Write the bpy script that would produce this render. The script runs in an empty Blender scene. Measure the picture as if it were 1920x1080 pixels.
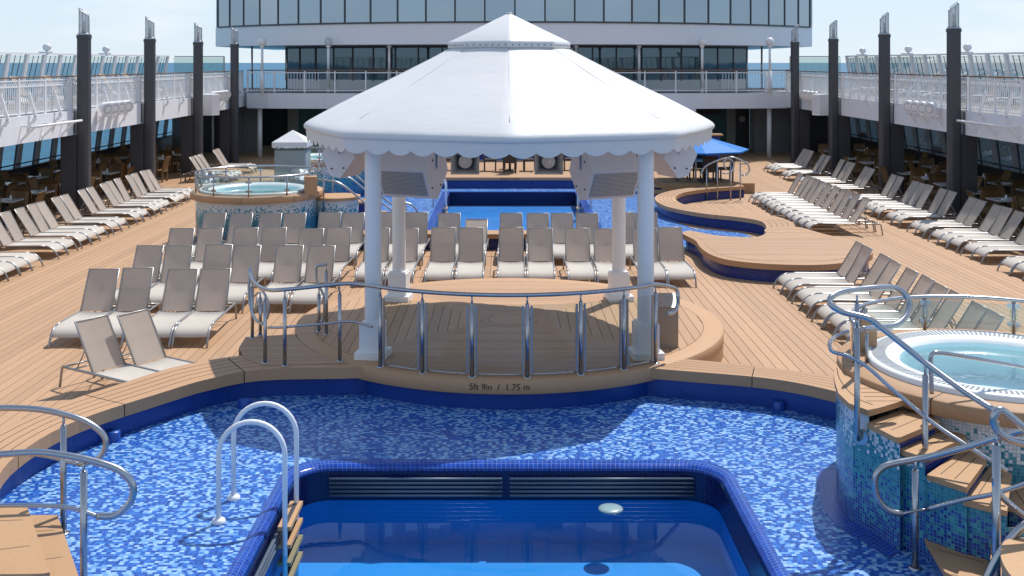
import bpy, math, random
from mathutils import Vector, Matrix
random.seed(7)
R = math.radians
scn = bpy.context.scene
COL = scn.collection

# ------------------------------------------------------------------ camera, light, world
F, CAMZ, VPX, HOR = 2048.0, 4.5, 951.0, 117.0        # focal length in px of the 1920 px photograph, eye height
cam = bpy.data.cameras.new('camera'); camo = bpy.data.objects.new('camera', cam); COL.objects.link(camo)
camo.location = (0, 0, CAMZ); camo.rotation_euler = (R(90), 0, 0)
cam.sensor_width = 36; cam.lens = 36*F/1920
cam.shift_x = (960-VPX)/1920; cam.shift_y = -(540-HOR)/1920
cam.clip_start = 0.1; cam.clip_end = 90000
scn.camera = camo

SUN = Vector((.34, .515, 1.0)).normalized()
sd = bpy.data.lights.new('sun', 'SUN'); sd.energy = 3.9; sd.angle = R(0.5); sd.color = (1, .955, .90)
so = bpy.data.objects.new('sun', sd); COL.objects.link(so)
so.rotation_euler = (-SUN).to_track_quat('-Z', 'Y').to_euler(); so.location = (20, 30, 60)

W = bpy.data.worlds.new('World'); scn.world = W; W.use_nodes = True
nt = W.node_tree; nt.nodes.clear()
o_ = nt.nodes.new('ShaderNodeOutputWorld'); bg = nt.nodes.new('ShaderNodeBackground')
sky = nt.nodes.new('ShaderNodeTexSky'); sky.sky_type = 'NISHITA'; sky.sun_disc = False
sky.sun_elevation = math.asin(SUN.z); sky.sun_rotation = math.atan2(SUN.x, SUN.y)
sky.air_density = 1.0; sky.dust_density = .0; sky.ozone_density = 4.0
bg.inputs['Strength'].default_value = .14
tc = nt.nodes.new('ShaderNodeTexCoord'); mp = nt.nodes.new('ShaderNodeMapping'); mp.inputs['Scale'].default_value = (5, 5, 26)
nz = nt.nodes.new('ShaderNodeTexNoise'); nz.inputs['Scale'].default_value = 1.1; nz.inputs['Detail'].default_value = 7
rp = nt.nodes.new('ShaderNodeValToRGB'); rp.color_ramp.elements[0].position = .50; rp.color_ramp.elements[1].position = .74
rp.color_ramp.elements[1].color = (.55, .55, .55, 1)
mx = nt.nodes.new('ShaderNodeMix'); mx.data_type = 'RGBA'; mx.inputs[7].default_value = (5.9, 6.1, 6.25, 1)
nt.links.new(tc.outputs['Generated'], mp.inputs[0]); nt.links.new(mp.outputs[0], nz.inputs['Vector'])
nt.links.new(nz.outputs['Fac'], rp.inputs[0]); nt.links.new(rp.outputs[0], mx.inputs[0])
pale = nt.nodes.new('ShaderNodeMix'); pale.data_type = 'RGBA'; pale.inputs[0].default_value = .88; pale.inputs[7].default_value = (4.0, 4.75, 5.55, 1)
sep = nt.nodes.new('ShaderNodeSeparateXYZ'); nt.links.new(tc.outputs['Generated'], sep.inputs[0])     # pale sea air low down, clear blue overhead
mr = nt.nodes.new('ShaderNodeMapRange'); mr.inputs[1].default_value = .05; mr.inputs[2].default_value = .55; mr.inputs[3].default_value = .88; mr.inputs[4].default_value = .22
nt.links.new(sep.outputs[2], mr.inputs[0]); nt.links.new(mr.outputs[0], pale.inputs[0])
nt.links.new(sky.outputs[0], pale.inputs[6]); nt.links.new(pale.outputs[2], mx.inputs[6]); nt.links.new(mx.outputs[2], bg.inputs['Color'])
nt.links.new(bg.outputs[0], o_.inputs[0])
vs = scn.view_settings
vs.view_transform = 'Standard'; vs.look = 'None'; vs.exposure = 0.28; vs.gamma = 1; vs.use_curve_mapping = False
scn.cycles.max_bounces = 8; scn.cycles.transparent_max_bounces = 16; scn.cycles.caustics_reflective = False; scn.cycles.caustics_refractive = False
scn.cycles.use_denoising = True

def at(x, y, z):
    "ground truth from the photograph: the point at height z seen at pixel (x, y)"
    d = F*(CAMZ-z)/(y-HOR)
    return Vector(((x-VPX)/F*d, d, z))
def aty(x, y, d):
    return Vector(((x-VPX)/F*d, d, CAMZ-(y-HOR)/F*d))

# ------------------------------------------------------------------ node materials
class G:
    def __init__(s, name):
        s.m = bpy.data.materials.new(name); s.m.use_nodes = True; s.t = s.m.node_tree
        s.t.nodes.clear(); s.out = s.n('ShaderNodeOutputMaterial')
    def n(s, ty, **kw):
        x = s.t.nodes.new(ty)
        for k, v in kw.items(): setattr(x, k, v)
        return x
    def put(s, sock, v):
        if hasattr(v, 'is_output'): s.t.links.new(v, sock)
        else: sock.default_value = v
    def math(s, op, a, b=0.0, c=None, clamp=False):
        x = s.n('ShaderNodeMath', operation=op, use_clamp=clamp); s.put(x.inputs[0], a); s.put(x.inputs[1], b)
        if c is not None: s.put(x.inputs[2], c)
        return x.outputs[0]
    def mix(s, f, a, b, bt='MIX'):
        x = s.n('ShaderNodeMix', data_type='RGBA', blend_type=bt); s.put(x.inputs[0], f); s.put(x.inputs[6], c4(a)); s.put(x.inputs[7], c4(b))
        return x.outputs[2]
    def noise(s, vec, scale, detail=4, rough=.55):
        x = s.n('ShaderNodeTexNoise'); s.put(x.inputs['Vector'], vec); x.inputs['Scale'].default_value = scale
        x.inputs['Detail'].default_value = detail; x.inputs['Roughness'].default_value = rough
        return x.outputs['Fac']
    def coords(s, kind='Object'): return s.n('ShaderNodeTexCoord').outputs[kind]
    def scaled(s, vec, sc):
        x = s.n('ShaderNodeMapping'); s.put(x.inputs[0], vec); x.inputs['Scale'].default_value = sc; return x.outputs[0]
    def bump(s, h, strength=.3, dist=.01):
        x = s.n('ShaderNodeBump'); x.inputs['Strength'].default_value = strength; x.inputs['Distance'].default_value = dist
        s.put(x.inputs['Height'], h); return x.outputs[0]
    def bsdf(s, col, rough=.5, metal=0.0, normal=None, spec=.5, coat=0.0):
        b = s.n('ShaderNodeBsdfPrincipled'); s.put(b.inputs['Base Color'], c4(col)); s.put(b.inputs['Roughness'], rough)
        s.put(b.inputs['Metallic'], metal); b.inputs['Specular IOR Level'].default_value = spec; b.inputs['Coat Weight'].default_value = coat
        if normal is not None: s.put(b.inputs['Normal'], normal)
        return b.outputs[0]
    def done(s, sh): s.t.links.new(sh, s.out.inputs[0]); return s.m
def c4(c):
    return (*c, 1.0) if isinstance(c, (tuple, list)) and len(c) == 3 else c

def mat(name, col, rough=.5, metal=0.0, var=.12, vs_=3.0, bump=0.0, bs=60, spec=.5, coat=0.0):
    g = G(name); co = g.coords()
    n1 = g.noise(co, vs_, 5)
    n1 = g.math('MULTIPLY_ADD', n1, 1.6, -.3, clamp=True)
    c = g.mix(n1, tuple(v*(1-var) for v in col), tuple(min(1, v*(1+var*.6)) for v in col))
    n2 = g.noise(co, bs, 3)
    ro = g.math('MULTIPLY_ADD', n1, .12, rough-.06)
    return g.done(g.bsdf(c, ro, metal, g.bump(n2, bump, .01) if bump else None, spec, coat))

def wood(name, col, axis, rough=.62, var=.14):
    g = G(name); co = g.coords()
    sc = {'x': (1.2, 26, 26), 'y': (26, 1.2, 26), 'n': (7, 7, 7)}[axis]
    v = g.scaled(co, sc)
    a = g.noise(v, 3.0, 6, .65); big = g.noise(co, .55, 4)
    rnd = g.n('ShaderNodeObjectInfo').outputs['Random']
    k = g.math('ADD', g.math('MULTIPLY', a, .5), g.math('MULTIPLY', rnd, .42))
    k = g.math('ADD', k, g.math('MULTIPLY', big, .35))
    k = g.math('MULTIPLY_ADD', k, 1.5, -.4, clamp=True)
    c = g.mix(k, tuple(x*(1-var) for x in col), tuple(min(1, x*(1+var)) for x in col))
    return g.done(g.bsdf(c, rough, 0, g.bump(a, .18, .004), .35))

def grid(g, size, aspect=1.0, stagger=0.0, grout=.06, kind='UV'):
    co = g.coords(kind); sx = g.n('ShaderNodeSeparateXYZ'); g.put(sx.inputs[0], co)
    u = g.math('DIVIDE', sx.outputs[0], size*aspect); v = g.math('DIVIDE', sx.outputs[1], size)
    fv = g.math('FLOOR', v)
    if stagger:
        w1 = g.n('ShaderNodeTexWhiteNoise', noise_dimensions='1D'); g.put(w1.inputs['W'], fv)
        u = g.math('ADD', u, g.math('MULTIPLY', w1.outputs['Value'], stagger))
    fu = g.math('FLOOR', u)
    cv = g.n('ShaderNodeCombineXYZ'); g.put(cv.inputs[0], fu); g.put(cv.inputs[1], fv)
    wn = g.n('ShaderNodeTexWhiteNoise', noise_dimensions='2D'); g.put(wn.inputs['Vector'], cv.outputs[0])
    du = g.math('SUBTRACT', u, fu); dv = g.math('SUBTRACT', v, fv)
    eu = g.math('MINIMUM', du, g.math('SUBTRACT', 1.0, du)); ev = g.math('MINIMUM', dv, g.math('SUBTRACT', 1.0, dv))
    e = g.math('MINIMUM', g.math('MULTIPLY', eu, aspect), ev)
    line = g.math('LESS_THAN', e, grout)
    wn2 = g.n('ShaderNodeTexWhiteNoise', noise_dimensions='3D')
    cv2 = g.n('ShaderNodeCombineXYZ'); g.put(cv2.inputs[0], fu); g.put(cv2.inputs[1], fv); cv2.inputs[2].default_value = 3.7
    g.put(wn2.inputs['Vector'], cv2.outputs[0])
    return wn.outputs['Value'], wn2.outputs['Value'], line, sx.outputs[1], e

def mosaic_floor(name):
    g = G(name); r, r2, line, v, e = grid(g, .036, 1.25, 1.0, .055)
    rp = g.n('ShaderNodeValToRGB'); cr = rp.color_ramp; cr.interpolation = 'CONSTANT'
    stops = ((0, (.005, .045, .28)), (.26, (.008, .08, .40)), (.48, (.02, .14, .48)), (.60, (.15, .34, .60)), (.76, (.25, .45, .67)), (.90, (.34, .53, .71)))
    for k, (p, c) in enumerate(stops):
        el = cr.elements[k] if k < 2 else cr.elements.new(p)
        el.position = p; el.color = (*c, 1)
    g.put(rp.inputs[0], r)
    c = g.mix(line, rp.outputs[0], (.10, .22, .45))
    big = g.noise(g.coords(), .7, 4)
    c = g.mix(g.math('MULTIPLY', big, .22), c, (.012, .10, .44))
    ro = g.math('MULTIPLY_ADD', line, .4, .28)
    tilt = g.math('ADD', g.math('MULTIPLY', g.math('MINIMUM', e, .1), 1.0), g.math('MULTIPLY', r2, .05))
    return g.done(g.bsdf(c, ro, 0, g.bump(tilt, .25, .01), .22))

def mosaic_gradient(name, H):
    g = G(name); r, r2, line, v, e = grid(g, .034, 1.0, 0, .05)
    t = g.math('DIVIDE', v, H)
    pw = g.math('MULTIPLY_ADD', t, 2.9, -1.72, clamp=True)
    pn = g.math('MULTIPLY_ADD', t, -1.65, .98, clamp=True)
    teal = g.mix(r2, (.012, .17, .24), (.06, .33, .36))
    navy = g.mix(r2, (.008, .03, .20), (.015, .09, .36))
    white = g.mix(r2, (.60, .62, .62), (.78, .77, .74))
    c = g.mix(g.math('LESS_THAN', r, pn), teal, navy)
    c = g.mix(g.math('LESS_THAN', g.math('SUBTRACT', 1.0, r), pw), c, white)
    c = g.mix(line, c, (.16, .28, .42))
    return g.done(g.bsdf(c, g.math('MULTIPLY_ADD', line, .4, .18), 0, g.bump(g.math('MINIMUM', e, .12), .3, .01)))

def tile_plain(name, a, b, grout, size, gw=.06):
    g = G(name); r, r2, line, v, e = grid(g, size, 1.0, 0, gw)
    c = g.mix(line, g.mix(r, a, b), grout)
    return g.done(g.bsdf(c, g.math('MULTIPLY_ADD', line, .4, .2), 0, g.bump(g.math('MINIMUM', e, .12), .3, .01), .3))

def glass(name, tint=(.86, .93, .91), refl=1.0, rough=0.0, film=0.0, film_col=(.5, .6, .6)):
    g = G(name); tr = g.n('ShaderNodeBsdfTransparent'); tr.inputs[0].default_value = c4(tint)
    gl = g.n('ShaderNodeBsdfGlossy'); gl.inputs['Roughness'].default_value = rough; gl.inputs[0].default_value = (1, 1, 1, 1)
    fr = g.n('ShaderNodeFresnel'); fr.inputs[0].default_value = 1.45
    m1 = g.n('ShaderNodeMixShader'); g.put(m1.inputs[0], g.math('MULTIPLY', fr.outputs[0], refl)); g.put(m1.inputs[1], tr.outputs[0]); g.put(m1.inputs[2], gl.outputs[0])
    sh = m1.outputs[0]
    if film:
        df = g.n('ShaderNodeBsdfDiffuse'); df.inputs[0].default_value = c4(film_col)
        m2 = g.n('ShaderNodeMixShader'); m2.inputs[0].default_value = film; g.put(m2.inputs[1], sh); g.put(m2.inputs[2], df.outputs[0]); sh = m2.outputs[0]
    return g.done(sh)

def water(name, tint, bscale=2.2, bstr=.05, refl=1.0):
    g = G(name); tr = g.n('ShaderNodeBsdfTransparent'); tr.inputs[0].default_value = c4(tint)
    gl = g.n('ShaderNodeBsdfGlossy'); gl.inputs['Roughness'].default_value = .02; gl.inputs[0].default_value = (1, 1, 1, 1)
    nb = g.bump(g.noise(g.coords(), bscale, 3), bstr, .02)
    g.put(gl.inputs['Normal'], nb)
    fr = g.n('ShaderNodeFresnel'); fr.inputs[0].default_value = 1.33; g.put(fr.inputs['Normal'], nb)
    m1 = g.n('ShaderNodeMixShader'); g.put(m1.inputs[0], g.math('MULTIPLY', fr.outputs[0], refl, clamp=True)); g.put(m1.inputs[1], tr.outputs[0]); g.put(m1.inputs[2], gl.outputs[0])
    return g.done(m1.outputs[0])

def sling(name, col, trans):
    g = G(name); co = g.coords(); v = g.scaled(co, (1, 1, 1))
    wv = g.n('ShaderNodeTexChecker'); g.put(wv.inputs[0], v); wv.inputs['Scale'].default_value = 260
    n1 = g.noise(co, 6, 5)
    rnd = g.n('ShaderNodeObjectInfo').outputs['Random']
    k = g.math('ADD', g.math('MULTIPLY', n1, .6), g.math('MULTIPLY', rnd, .4))
    c = g.mix(k, tuple(x*.88 for x in col), tuple(x*1.08 for x in col))
    c = g.mix(g.math('MULTIPLY', wv.outputs['Fac'], .16), c, tuple(x*.6 for x in col))
    b = g.bsdf(c, .75, 0, g.bump(n1, .15, .01), .25)
    tl = g.n('ShaderNodeBsdfTranslucent'); g.put(tl.inputs[0], c)
    m1 = g.n('ShaderNodeMixShader'); m1.inputs[0].default_value = trans; g.put(m1.inputs[1], b); g.put(m1.inputs[2], tl.outputs[0])
    return g.done(m1.outputs[0])

def sea_mat(name):
    g = G(name); co = g.coords()
    a = g.noise(g.scaled(co, (.05, .16, 1)), 1.0, 8, .62); b = g.noise(g.scaled(co, (.002, .004, 1)), 1.0, 4)
    c = g.mix(g.math('MULTIPLY_ADD', a, 2.2, -.6, clamp=True), (.018, .085, .15), (.06, .20, .30))
    c = g.mix(g.math('MULTIPLY', b, .4), c, (.03, .13, .24))
    return g.done(g.bsdf(c, .55, 0, g.bump(a, .6, 1.0), .18))

def canvas(name, col):
    g = G(name); co = g.coords(); n1 = g.noise(co, 1.3, 5); n2 = g.noise(co, 240, 2); n3 = g.noise(g.scaled(co, (.8, .8, 3)), 2.0, 3)
    c = g.mix(g.math('MULTIPLY', n1, .5), col, tuple(x*.84 for x in col))
    h = g.math('ADD', g.math('MULTIPLY', n2, .05), n3)
    b = g.bsdf(c, .5, 0, g.bump(h, .22, .05), .3)
    tl = g.n('ShaderNodeBsdfTranslucent'); g.put(tl.inputs[0], c)
    m1 = g.n('ShaderNodeMixShader'); m1.inputs[0].default_value = .10; g.put(m1.inputs[1], b); g.put(m1.inputs[2], tl.outputs[0])
    return g.done(m1.outputs[0])

def grille_mat(name):
    g = G(name); r, r2, line, v, e = grid(g, .022, 1.0, .5, .17)
    c = g.mix(line, (.07, .08, .09), (.50, .53, .57))
    return g.done(g.bsdf(c, .5, .3))

WOODC = (.44, .268, .15)
M = {}
M['plank'] = wood('deck_plank_composite', WOODC, 'y')
M['plankx'] = wood('platform_plank_composite', (.435, .268, .155), 'x')
M['rim'] = wood('coping_composite', (.44, .262, .142), 'n')
M['tread'] = wood('tread_composite', (.45, .268, .138), 'n')
M['caulk'] = mat('dark_caulk', (.035, .028, .022), .8)
M['floor'] = mosaic_floor('blue_mosaic_floor')
M['grad'] = mosaic_gradient('gradient_mosaic', 1.2)
M['navytile'] = tile_plain('navy_mosaic', (.010, .022, .16), (.02, .045, .26), (.05, .08, .22), .03)
M['guttertile'] = tile_plain('dark_gutter_tile', (.004, .008, .06), (.006, .014, .09), (.01, .02, .07), .05)
M['tubegrey'] = mat('grey_blue_tube', (.10, .13, .17), .4)
M['coptile'] = tile_plain('cobalt_coping_tile', (.003, .034, .25), (.005, .058, .36), (.13, .24, .48), .052, .03)
M['bluewall'] = mat('blue_painted_wall', (.006, .045, .26), .3, var=.25)
M['poolpaint'] = mat('pool_paint', (.001, .235, .63), .5, var=.10, vs_=.8)
M['farpaint'] = mat('far_pool_paint', (.001, .16, .50), .5, var=.15, vs_=.8)
M['bluejet'] = mat('blue_plastic', (.012, .07, .34), .35)
M['water'] = water('pool_water', (.80, .96, 1.0), 1.6, .06, .62)
M['farwater'] = water('far_pool_water', (.80, .96, 1.0), 1.6, .05, .35)
M['spawater'] = water('spa_water', (.95, .995, 1.0), 5, .12, .7)
M['acrylic'] = mat('white_acrylic', (.80, .81, .80), .3, var=.05)
M['spashell'] = mat('spa_shell_acrylic', (.68, .88, .91), .35, var=.06)
M['shadedisc'] = mat('shade_toned_disc', (.24, .35, .38), .35)  # disc on the water, darkened in its colour to stand for canopy shade
M['slot'] = mat('grille_slot', (.22, .25, .27), .6)
M['steel'] = mat('brushed_stainless', (.43, .435, .45), .28, 1.0, var=.1, vs_=9)
M['alu'] = mat('grey_aluminium', (.36, .355, .35), .38, .75, var=.1)
M['white'] = mat('white_paint', (.80, .80, .80), .42, var=.06, vs_=1.2)
def plate(name):
    g = G(name); co = g.coords(); a = g.noise(g.scaled(co, (2.2, 2.2, .25)), 1.6, 6, .6); big = g.noise(co, .35, 3)
    k = g.math('MULTIPLY_ADD', a, 2.6, -1.35, clamp=True)
    c = g.mix(g.math('MULTIPLY', k, .35), (.79, .79, .81), (.60, .585, .56)); c = g.mix(g.math('MULTIPLY', big, .25), c, (.70, .71, .75))
    return g.done(g.bsdf(c, .42, 0, g.bump(big, .12, .15), .5))
M['whitesteel'] = plate('white_ship_plate')
M['canvas'] = canvas('white_canvas', (.735, .73, .72))
M['pillar'] = mat('charcoal_pillar_paint', (.060, .058, .064), .42, var=.15, vs_=1.5)
M['sling'] = sling('beige_sling_mesh', (.73, .67, .59), .30)
M['slingback'] = sling('taupe_sling_mesh', (.78, .71, .635), .62)
M['wicker'] = mat('brown_wicker', (.20, .115, .045), .6, var=.35, vs_=22, bump=.4, bs=90)
M['wickerdark'] = mat('dark_brown_wicker', (.045, .028, .02), .55, var=.3, vs_=22)
M['tabletop'] = mat('grey_laminate', (.50, .50, .50), .22, var=.08)
M['dark'] = mat('dark_metal', (.03, .03, .032), .5)
M['ceil'] = mat('deckhead_panel', (.30, .30, .31), .6)
M['wallgrey'] = mat('grey_bulkhead', (.17, .175, .185), .5, var=.12)
M['walldark'] = mat('dark_bulkhead', (.035, .035, .04), .5)
M['wallcream'] = mat('cream_bulkhead', (.33, .31, .28), .5)
M['teal'] = mat('teal_bulkhead', (.015, .10, .11), .4)
M['red'] = mat('brown_red_panel', (.16, .045, .02), .5)
M['glass'] = glass('clear_glass', (.84, .89, .88), .9)
M['glassfence'] = glass('fence_glass', (.88, .93, .92), 1.0, 0, .03, (.6, .68, .67))
M['railglass'] = glass('railing_glass', (.91, .945, .94), .45)
M['frost'] = glass('frosted_glass', (.62, .70, .68), .6, .1, .55, (.45, .52, .51))
M['screen'] = glass('windscreen_glass', (.80, .88, .86), .5, 0, .10, (.66, .74, .74))
def mirror_glass(name, col, met, rough):
    g = G(name); n1 = g.noise(g.coords(), .5, 3)
    rnd = g.n('ShaderNodeObjectInfo').outputs['Random']
    c = g.mix(g.math('MULTIPLY_ADD', rnd, .5, g.math('MULTIPLY', n1, .3)), tuple(x*.9 for x in col), tuple(x*1.12 for x in col))
    return g.done(g.bsdf(c, rough, met, g.bump(n1, .05, .05), .5))
M['bridgeglass'] = mirror_glass('tinted_bridge_glass', (.29, .355, .42), .9, .04)
M['loungeglass'] = mirror_glass('dark_lounge_glass', (.085, .125, .155), .75, .03)
M['mullion'] = mat('window_frame_dark', (.05, .06, .065), .4)
M['frameblue'] = mat('window_frame_pale', (.40, .44, .48), .4)
M['upperdeck'] = mat('weathered_upper_deck', (.25, .215, .185), .7, var=.2)
M['rail_wood'] = wood('varnished_rail', (.22, .105, .05), 'n', .35)
M['spk'] = mat('speaker_white', (.66, .64, .67), .5, var=.05)
M['grille'] = grille_mat('speaker_grille')
M['horn'] = mat('horn_grey', (.52, .54, .56), .45)
M['umbrella'] = canvas('blue_canvas', (.002, .19, .60))
M['ink'] = mat('black_lettering', (.015, .013, .012), .6)
M['sea'] = sea_mat('sea_water')
M['bin'] = mat('bin_beige', (.34, .26, .19), .5)
M['globe'] = glass('lamp_globe_glass', (.80, .82, .85), .7, .05, .35, (.85, .85, .86))
M['whiteglobe'] = mat('opal_globe', (.82, .81, .79), .25)
M['beacon'] = glass('beacon_lens', (.80, .84, .86), 1.0, .02, .42, (.75, .77, .78))
M['lamp'] = mat('lamp_face', (.55, .56, .58), .3)

# ------------------------------------------------------------------ mesh builder
ORG = {}
class MB:
    def __init__(s): s.v, s.f, s.uv, s.mi, s.sm, s.m, s.s = [], [], [], [], [], 0, False
    def poly(s, pts, uv=None):
        b = len(s.v); s.v += [tuple(p) for p in pts]; s.f.append(tuple(range(b, b+len(pts))))
        s.uv.append(uv or [(p[0], p[1]) for p in pts]); s.mi.append(s.m); s.sm.append(s.s)
    def face(s, idx, uv):
        s.f.append(tuple(idx)); s.uv.append(uv); s.mi.append(s.m); s.sm.append(s.s)
    def prism(s, pl, z0, z1, top=True, bottom=True, sides=True, closed=True):
        n = len(pl); ar = sum(pl[i][0]*pl[(i+1) % n][1]-pl[(i+1) % n][0]*pl[i][1] for i in range(n))
        if ar < 0: pl = list(reversed(pl))
        if top: s.poly([(p[0], p[1], z1) for p in pl])
        if bottom: s.poly([(p[0], p[1], z0) for p in reversed(pl)])
        if sides:
            u = 0
            for i in range(n):
                a, b = pl[i], pl[(i+1) % n]; L = math.hypot(b[0]-a[0], b[1]-a[1])
                s.poly([(a[0], a[1], z0), (b[0], b[1], z0), (b[0], b[1], z1), (a[0], a[1], z1)], [(u, z0), (u+L, z0), (u+L, z1), (u, z1)]); u += L
    def wall(s, path, z0, z1, closed=False, v0=None):
        "vertical sheet; z1 may be a list"
        u = 0; n = len(path); v0 = z0 if v0 is None else v0
        for i in range(n if closed else n-1):
            a, b = path[i], path[(i+1) % n]; L = math.hypot(b[0]-a[0], b[1]-a[1])
            za = z1[i] if isinstance(z1, list) else z1; zb = z1[(i+1) % n] if isinstance(z1, list) else z1
            s.poly([(a[0], a[1], z0), (b[0], b[1], z0), (b[0], b[1], zb), (a[0], a[1], za)], [(u, z0-v0), (u+L, z0-v0), (u+L, zb-v0), (u, za-v0)]); u += L
    def box(s, c, d, rz=0, ry=0):
        x, y, z = (k/2 for k in d); m = Matrix.Translation(Vector(c)) @ Matrix.Rotation(rz, 4, 'Z') @ Matrix.Rotation(ry, 4, 'Y')
        P = [m @ Vector(p) for p in ((-x, -y, -z), (x, -y, -z), (x, y, -z), (-x, y, -z), (-x, -y, z), (x, -y, z), (x, y, z), (-x, y, z))]
        for q in ((0, 3, 2, 1), (4, 5, 6, 7), (0, 1, 5, 4), (1, 2, 6, 5), (2, 3, 7, 6), (3, 0, 4, 7)):
            a, b_, c_ = P[q[0]], P[q[1]], P[q[3]]
            L1, L2 = (b_-a).length, (c_-a).length
            s.poly([P[i] for i in q], [(0, 0), (L1, 0), (L1, L2), (0, L2)])
    def bar(s, a, b, w, h, up=(0, 0, 1)):
        a, b = Vector(a), Vector(b); t = (b-a).normalized(); up = Vector(up)
        if abs(t.dot(up)) > .98: up = Vector((0, 1, 0))
        sx = t.cross(up).normalized()*w/2; sy = sx.cross(t).normalized()*h/2
        P = [p+q for p in (a, b) for q in (-sx-sy, sx-sy, sx+sy, -sx+sy)]
        L = (b-a).length
        for q in ((0, 1, 2, 3), (7, 6, 5, 4), (0, 4, 5, 1), (1, 5, 6, 2), (2, 6, 7, 3), (3, 7, 4, 0)): s.poly([P[i] for i in q], [(0, 0), (L, 0), (L, w), (0, w)])
    def tube(s, path, r, n=8, closed=False, cap=True):
        p = [Vector(q) for q in path]; N = len(p); T = []
        for i in range(N):
            a = p[(i-1) % N] if closed or i else p[0]; b = p[(i+1) % N] if closed or i < N-1 else p[-1]
            T.append((b-a).normalized())
        u = Vector((0, 0, 1)) if abs(T[0].z) < .9 else Vector((1, 0, 0))
        u = (u-T[0]*u.dot(T[0])).normalized(); rings = []; old = s.s; s.s = True; L = 0; Ls = []
        for i in range(N):
            u = (u-T[i]*u.dot(T[i])).normalized(); w = T[i].cross(u); rr = r[i] if isinstance(r, list) else r
            if i: L += (p[i]-p[i-1]).length
            Ls.append(L)
            rings.append(len(s.v)); s.v += [tuple(p[i]+(u*math.cos(k*2*math.pi/n)+w*math.sin(k*2*math.pi/n))*rr) for k in range(n)]
        for i in range(N if closed else N-1):
            a, b = rings[i], rings[(i+1) % N]; l0, l1 = Ls[i], Ls[(i+1) % N]
            for k in range(n): s.face((a+k, a+(k+1) % n, b+(k+1) % n, b+k), [(k*.02, l0), (k*.02+.02, l0), (k*.02+.02, l1), (k*.02, l1)])
        s.s = False
        if cap and not closed:
            s.face([rings[0]+k for k in reversed(range(n))], [(0, 0)]*n); s.face([rings[-1]+k for k in range(n)], [(0, 0)]*n)
        s.s = old
    def lathe(s, prof, cx, cy, n=48, a0=0.0, a1=2*math.pi, v0=0.0):
        full = abs(a1-a0-2*math.pi) < 1e-4; m = n if full else n+1; base = len(s.v)
        for r, z in prof:
            for k in range(m):
                a = a0+(a1-a0)*k/n; s.v.append((cx+r*math.cos(a), cy+r*math.sin(a), z))
        old = s.s; s.s = True
        for j in range(len(prof)-1):
            for k in range(n):
                k2 = (k+1) % m; rr = max(prof[j][0], prof[j+1][0]); u0, u1 = (a1-a0)*k/n*rr, (a1-a0)*(k+1)/n*rr
                s.face((base+j*m+k, base+j*m+k2, base+(j+1)*m+k2, base+(j+1)*m+k), [(u0, prof[j][1]-v0), (u1, prof[j][1]-v0), (u1, prof[j+1][1]-v0), (u0, prof[j+1][1]-v0)])
        s.s = old
    def build(s, name, mats, parent=None, bevel=0.0, mesh_only=False):
        off = ORG.get(parent.name, Vector()) if parent else Vector()
        me = bpy.data.meshes.new(name)
        me.from_pydata([(x-off.x, y-off.y, z-off.z) for x, y, z in s.v], [], s.f)
        ul = me.uv_layers.new(name='UVMap'); flat = []
        for q in s.uv:
            for a in q: flat += [a[0], a[1]]
        ul.data.foreach_set('uv', flat)
        for m_ in (mats if isinstance(mats, (list, tuple)) else [mats]): me.materials.append(M[m_] if isinstance(m_, str) else m_)
        me.polygons.foreach_set('material_index', s.mi); me.polygons.foreach_set('use_smooth', s.sm)
        me.update()
        return link(name, me, parent, bevel)
def link(name, me, parent=None, bevel=0.0):
    o = bpy.data.objects.new(name, me); COL.objects.link(o)
    if parent: o.parent = parent; ORG[o.name] = ORG.get(parent.name, Vector())
    if bevel:
        w = o.modifiers.new('bevel', 'BEVEL'); w.width = bevel; w.segments = 2; w.limit_method = 'ANGLE'; w.angle_limit = R(50)
    return o
def tag(o, label, cat, group=None):
    o['label'] = label; o['category'] = cat
    if group: o['group'] = group
    return o
def thing(name, label, cat, loc=(0, 0, 0), group=None):
    o = bpy.data.objects.new(name, None); COL.objects.link(o); o.location = loc; o.empty_display_size = .2
    ORG[o.name] = Vector(loc); return tag(o, label, cat, group)
def struct(o): o['kind'] = 'structure'; return o
def stuff(o): o['kind'] = 'stuff'; return o
KIDS = {}
def snapshot(root):
    def rec(o): return [(c, rec(c)) for c in COL.objects if c.parent == o]
    KIDS[root.name] = rec(root)
def dup(root, loc, rz, label, group=None):
    r = root.copy(); COL.objects.link(r); r.location = loc; r.rotation_euler = (0, 0, rz); r['label'] = label
    if group: r['group'] = group
    ORG[r.name] = Vector(loc)
    def rec(lst, par):
        for c, sub in lst:
            k = c.copy(); COL.objects.link(k); k.parent = par; rec(sub, k)
    rec(KIDS[root.name], r); return r
def catmull(pts, n=8, closed=False):
    P = [Vector(p) for p in pts]; out = []; N = len(P)
    for i in range(N if closed else N-1):
        p0 = P[(i-1) % N] if closed or i else P[0]*2-P[1]; p1 = P[i]; p2 = P[(i+1) % N]; p3 = P[(i+2) % N] if closed or i+2 < N else P[-1]*2-P[-2]
        for k in range(n):
            t = k/n
            out.append(.5*((2*p1)+(p2-p0)*t+(2*p0-5*p1+4*p2-p3)*t*t+(3*p1-p0-3*p2+p3)*t**3))
    if not closed: out.append(P[-1])
    return out
def resample(P, n):
    P = [Vector(p) for p in P]; L = [0]
    for i in range(1, len(P)): L.append(L[-1]+(P[i]-P[i-1]).length)
    out = []; j = 0
    for k in range(n+1):
        t = L[-1]*k/n
        while j < len(P)-2 and L[j+1] < t: j += 1
        d = L[j+1]-L[j]; out.append(P[j].lerp(P[j+1], (t-L[j])/d if d else 0))
    return out
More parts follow.
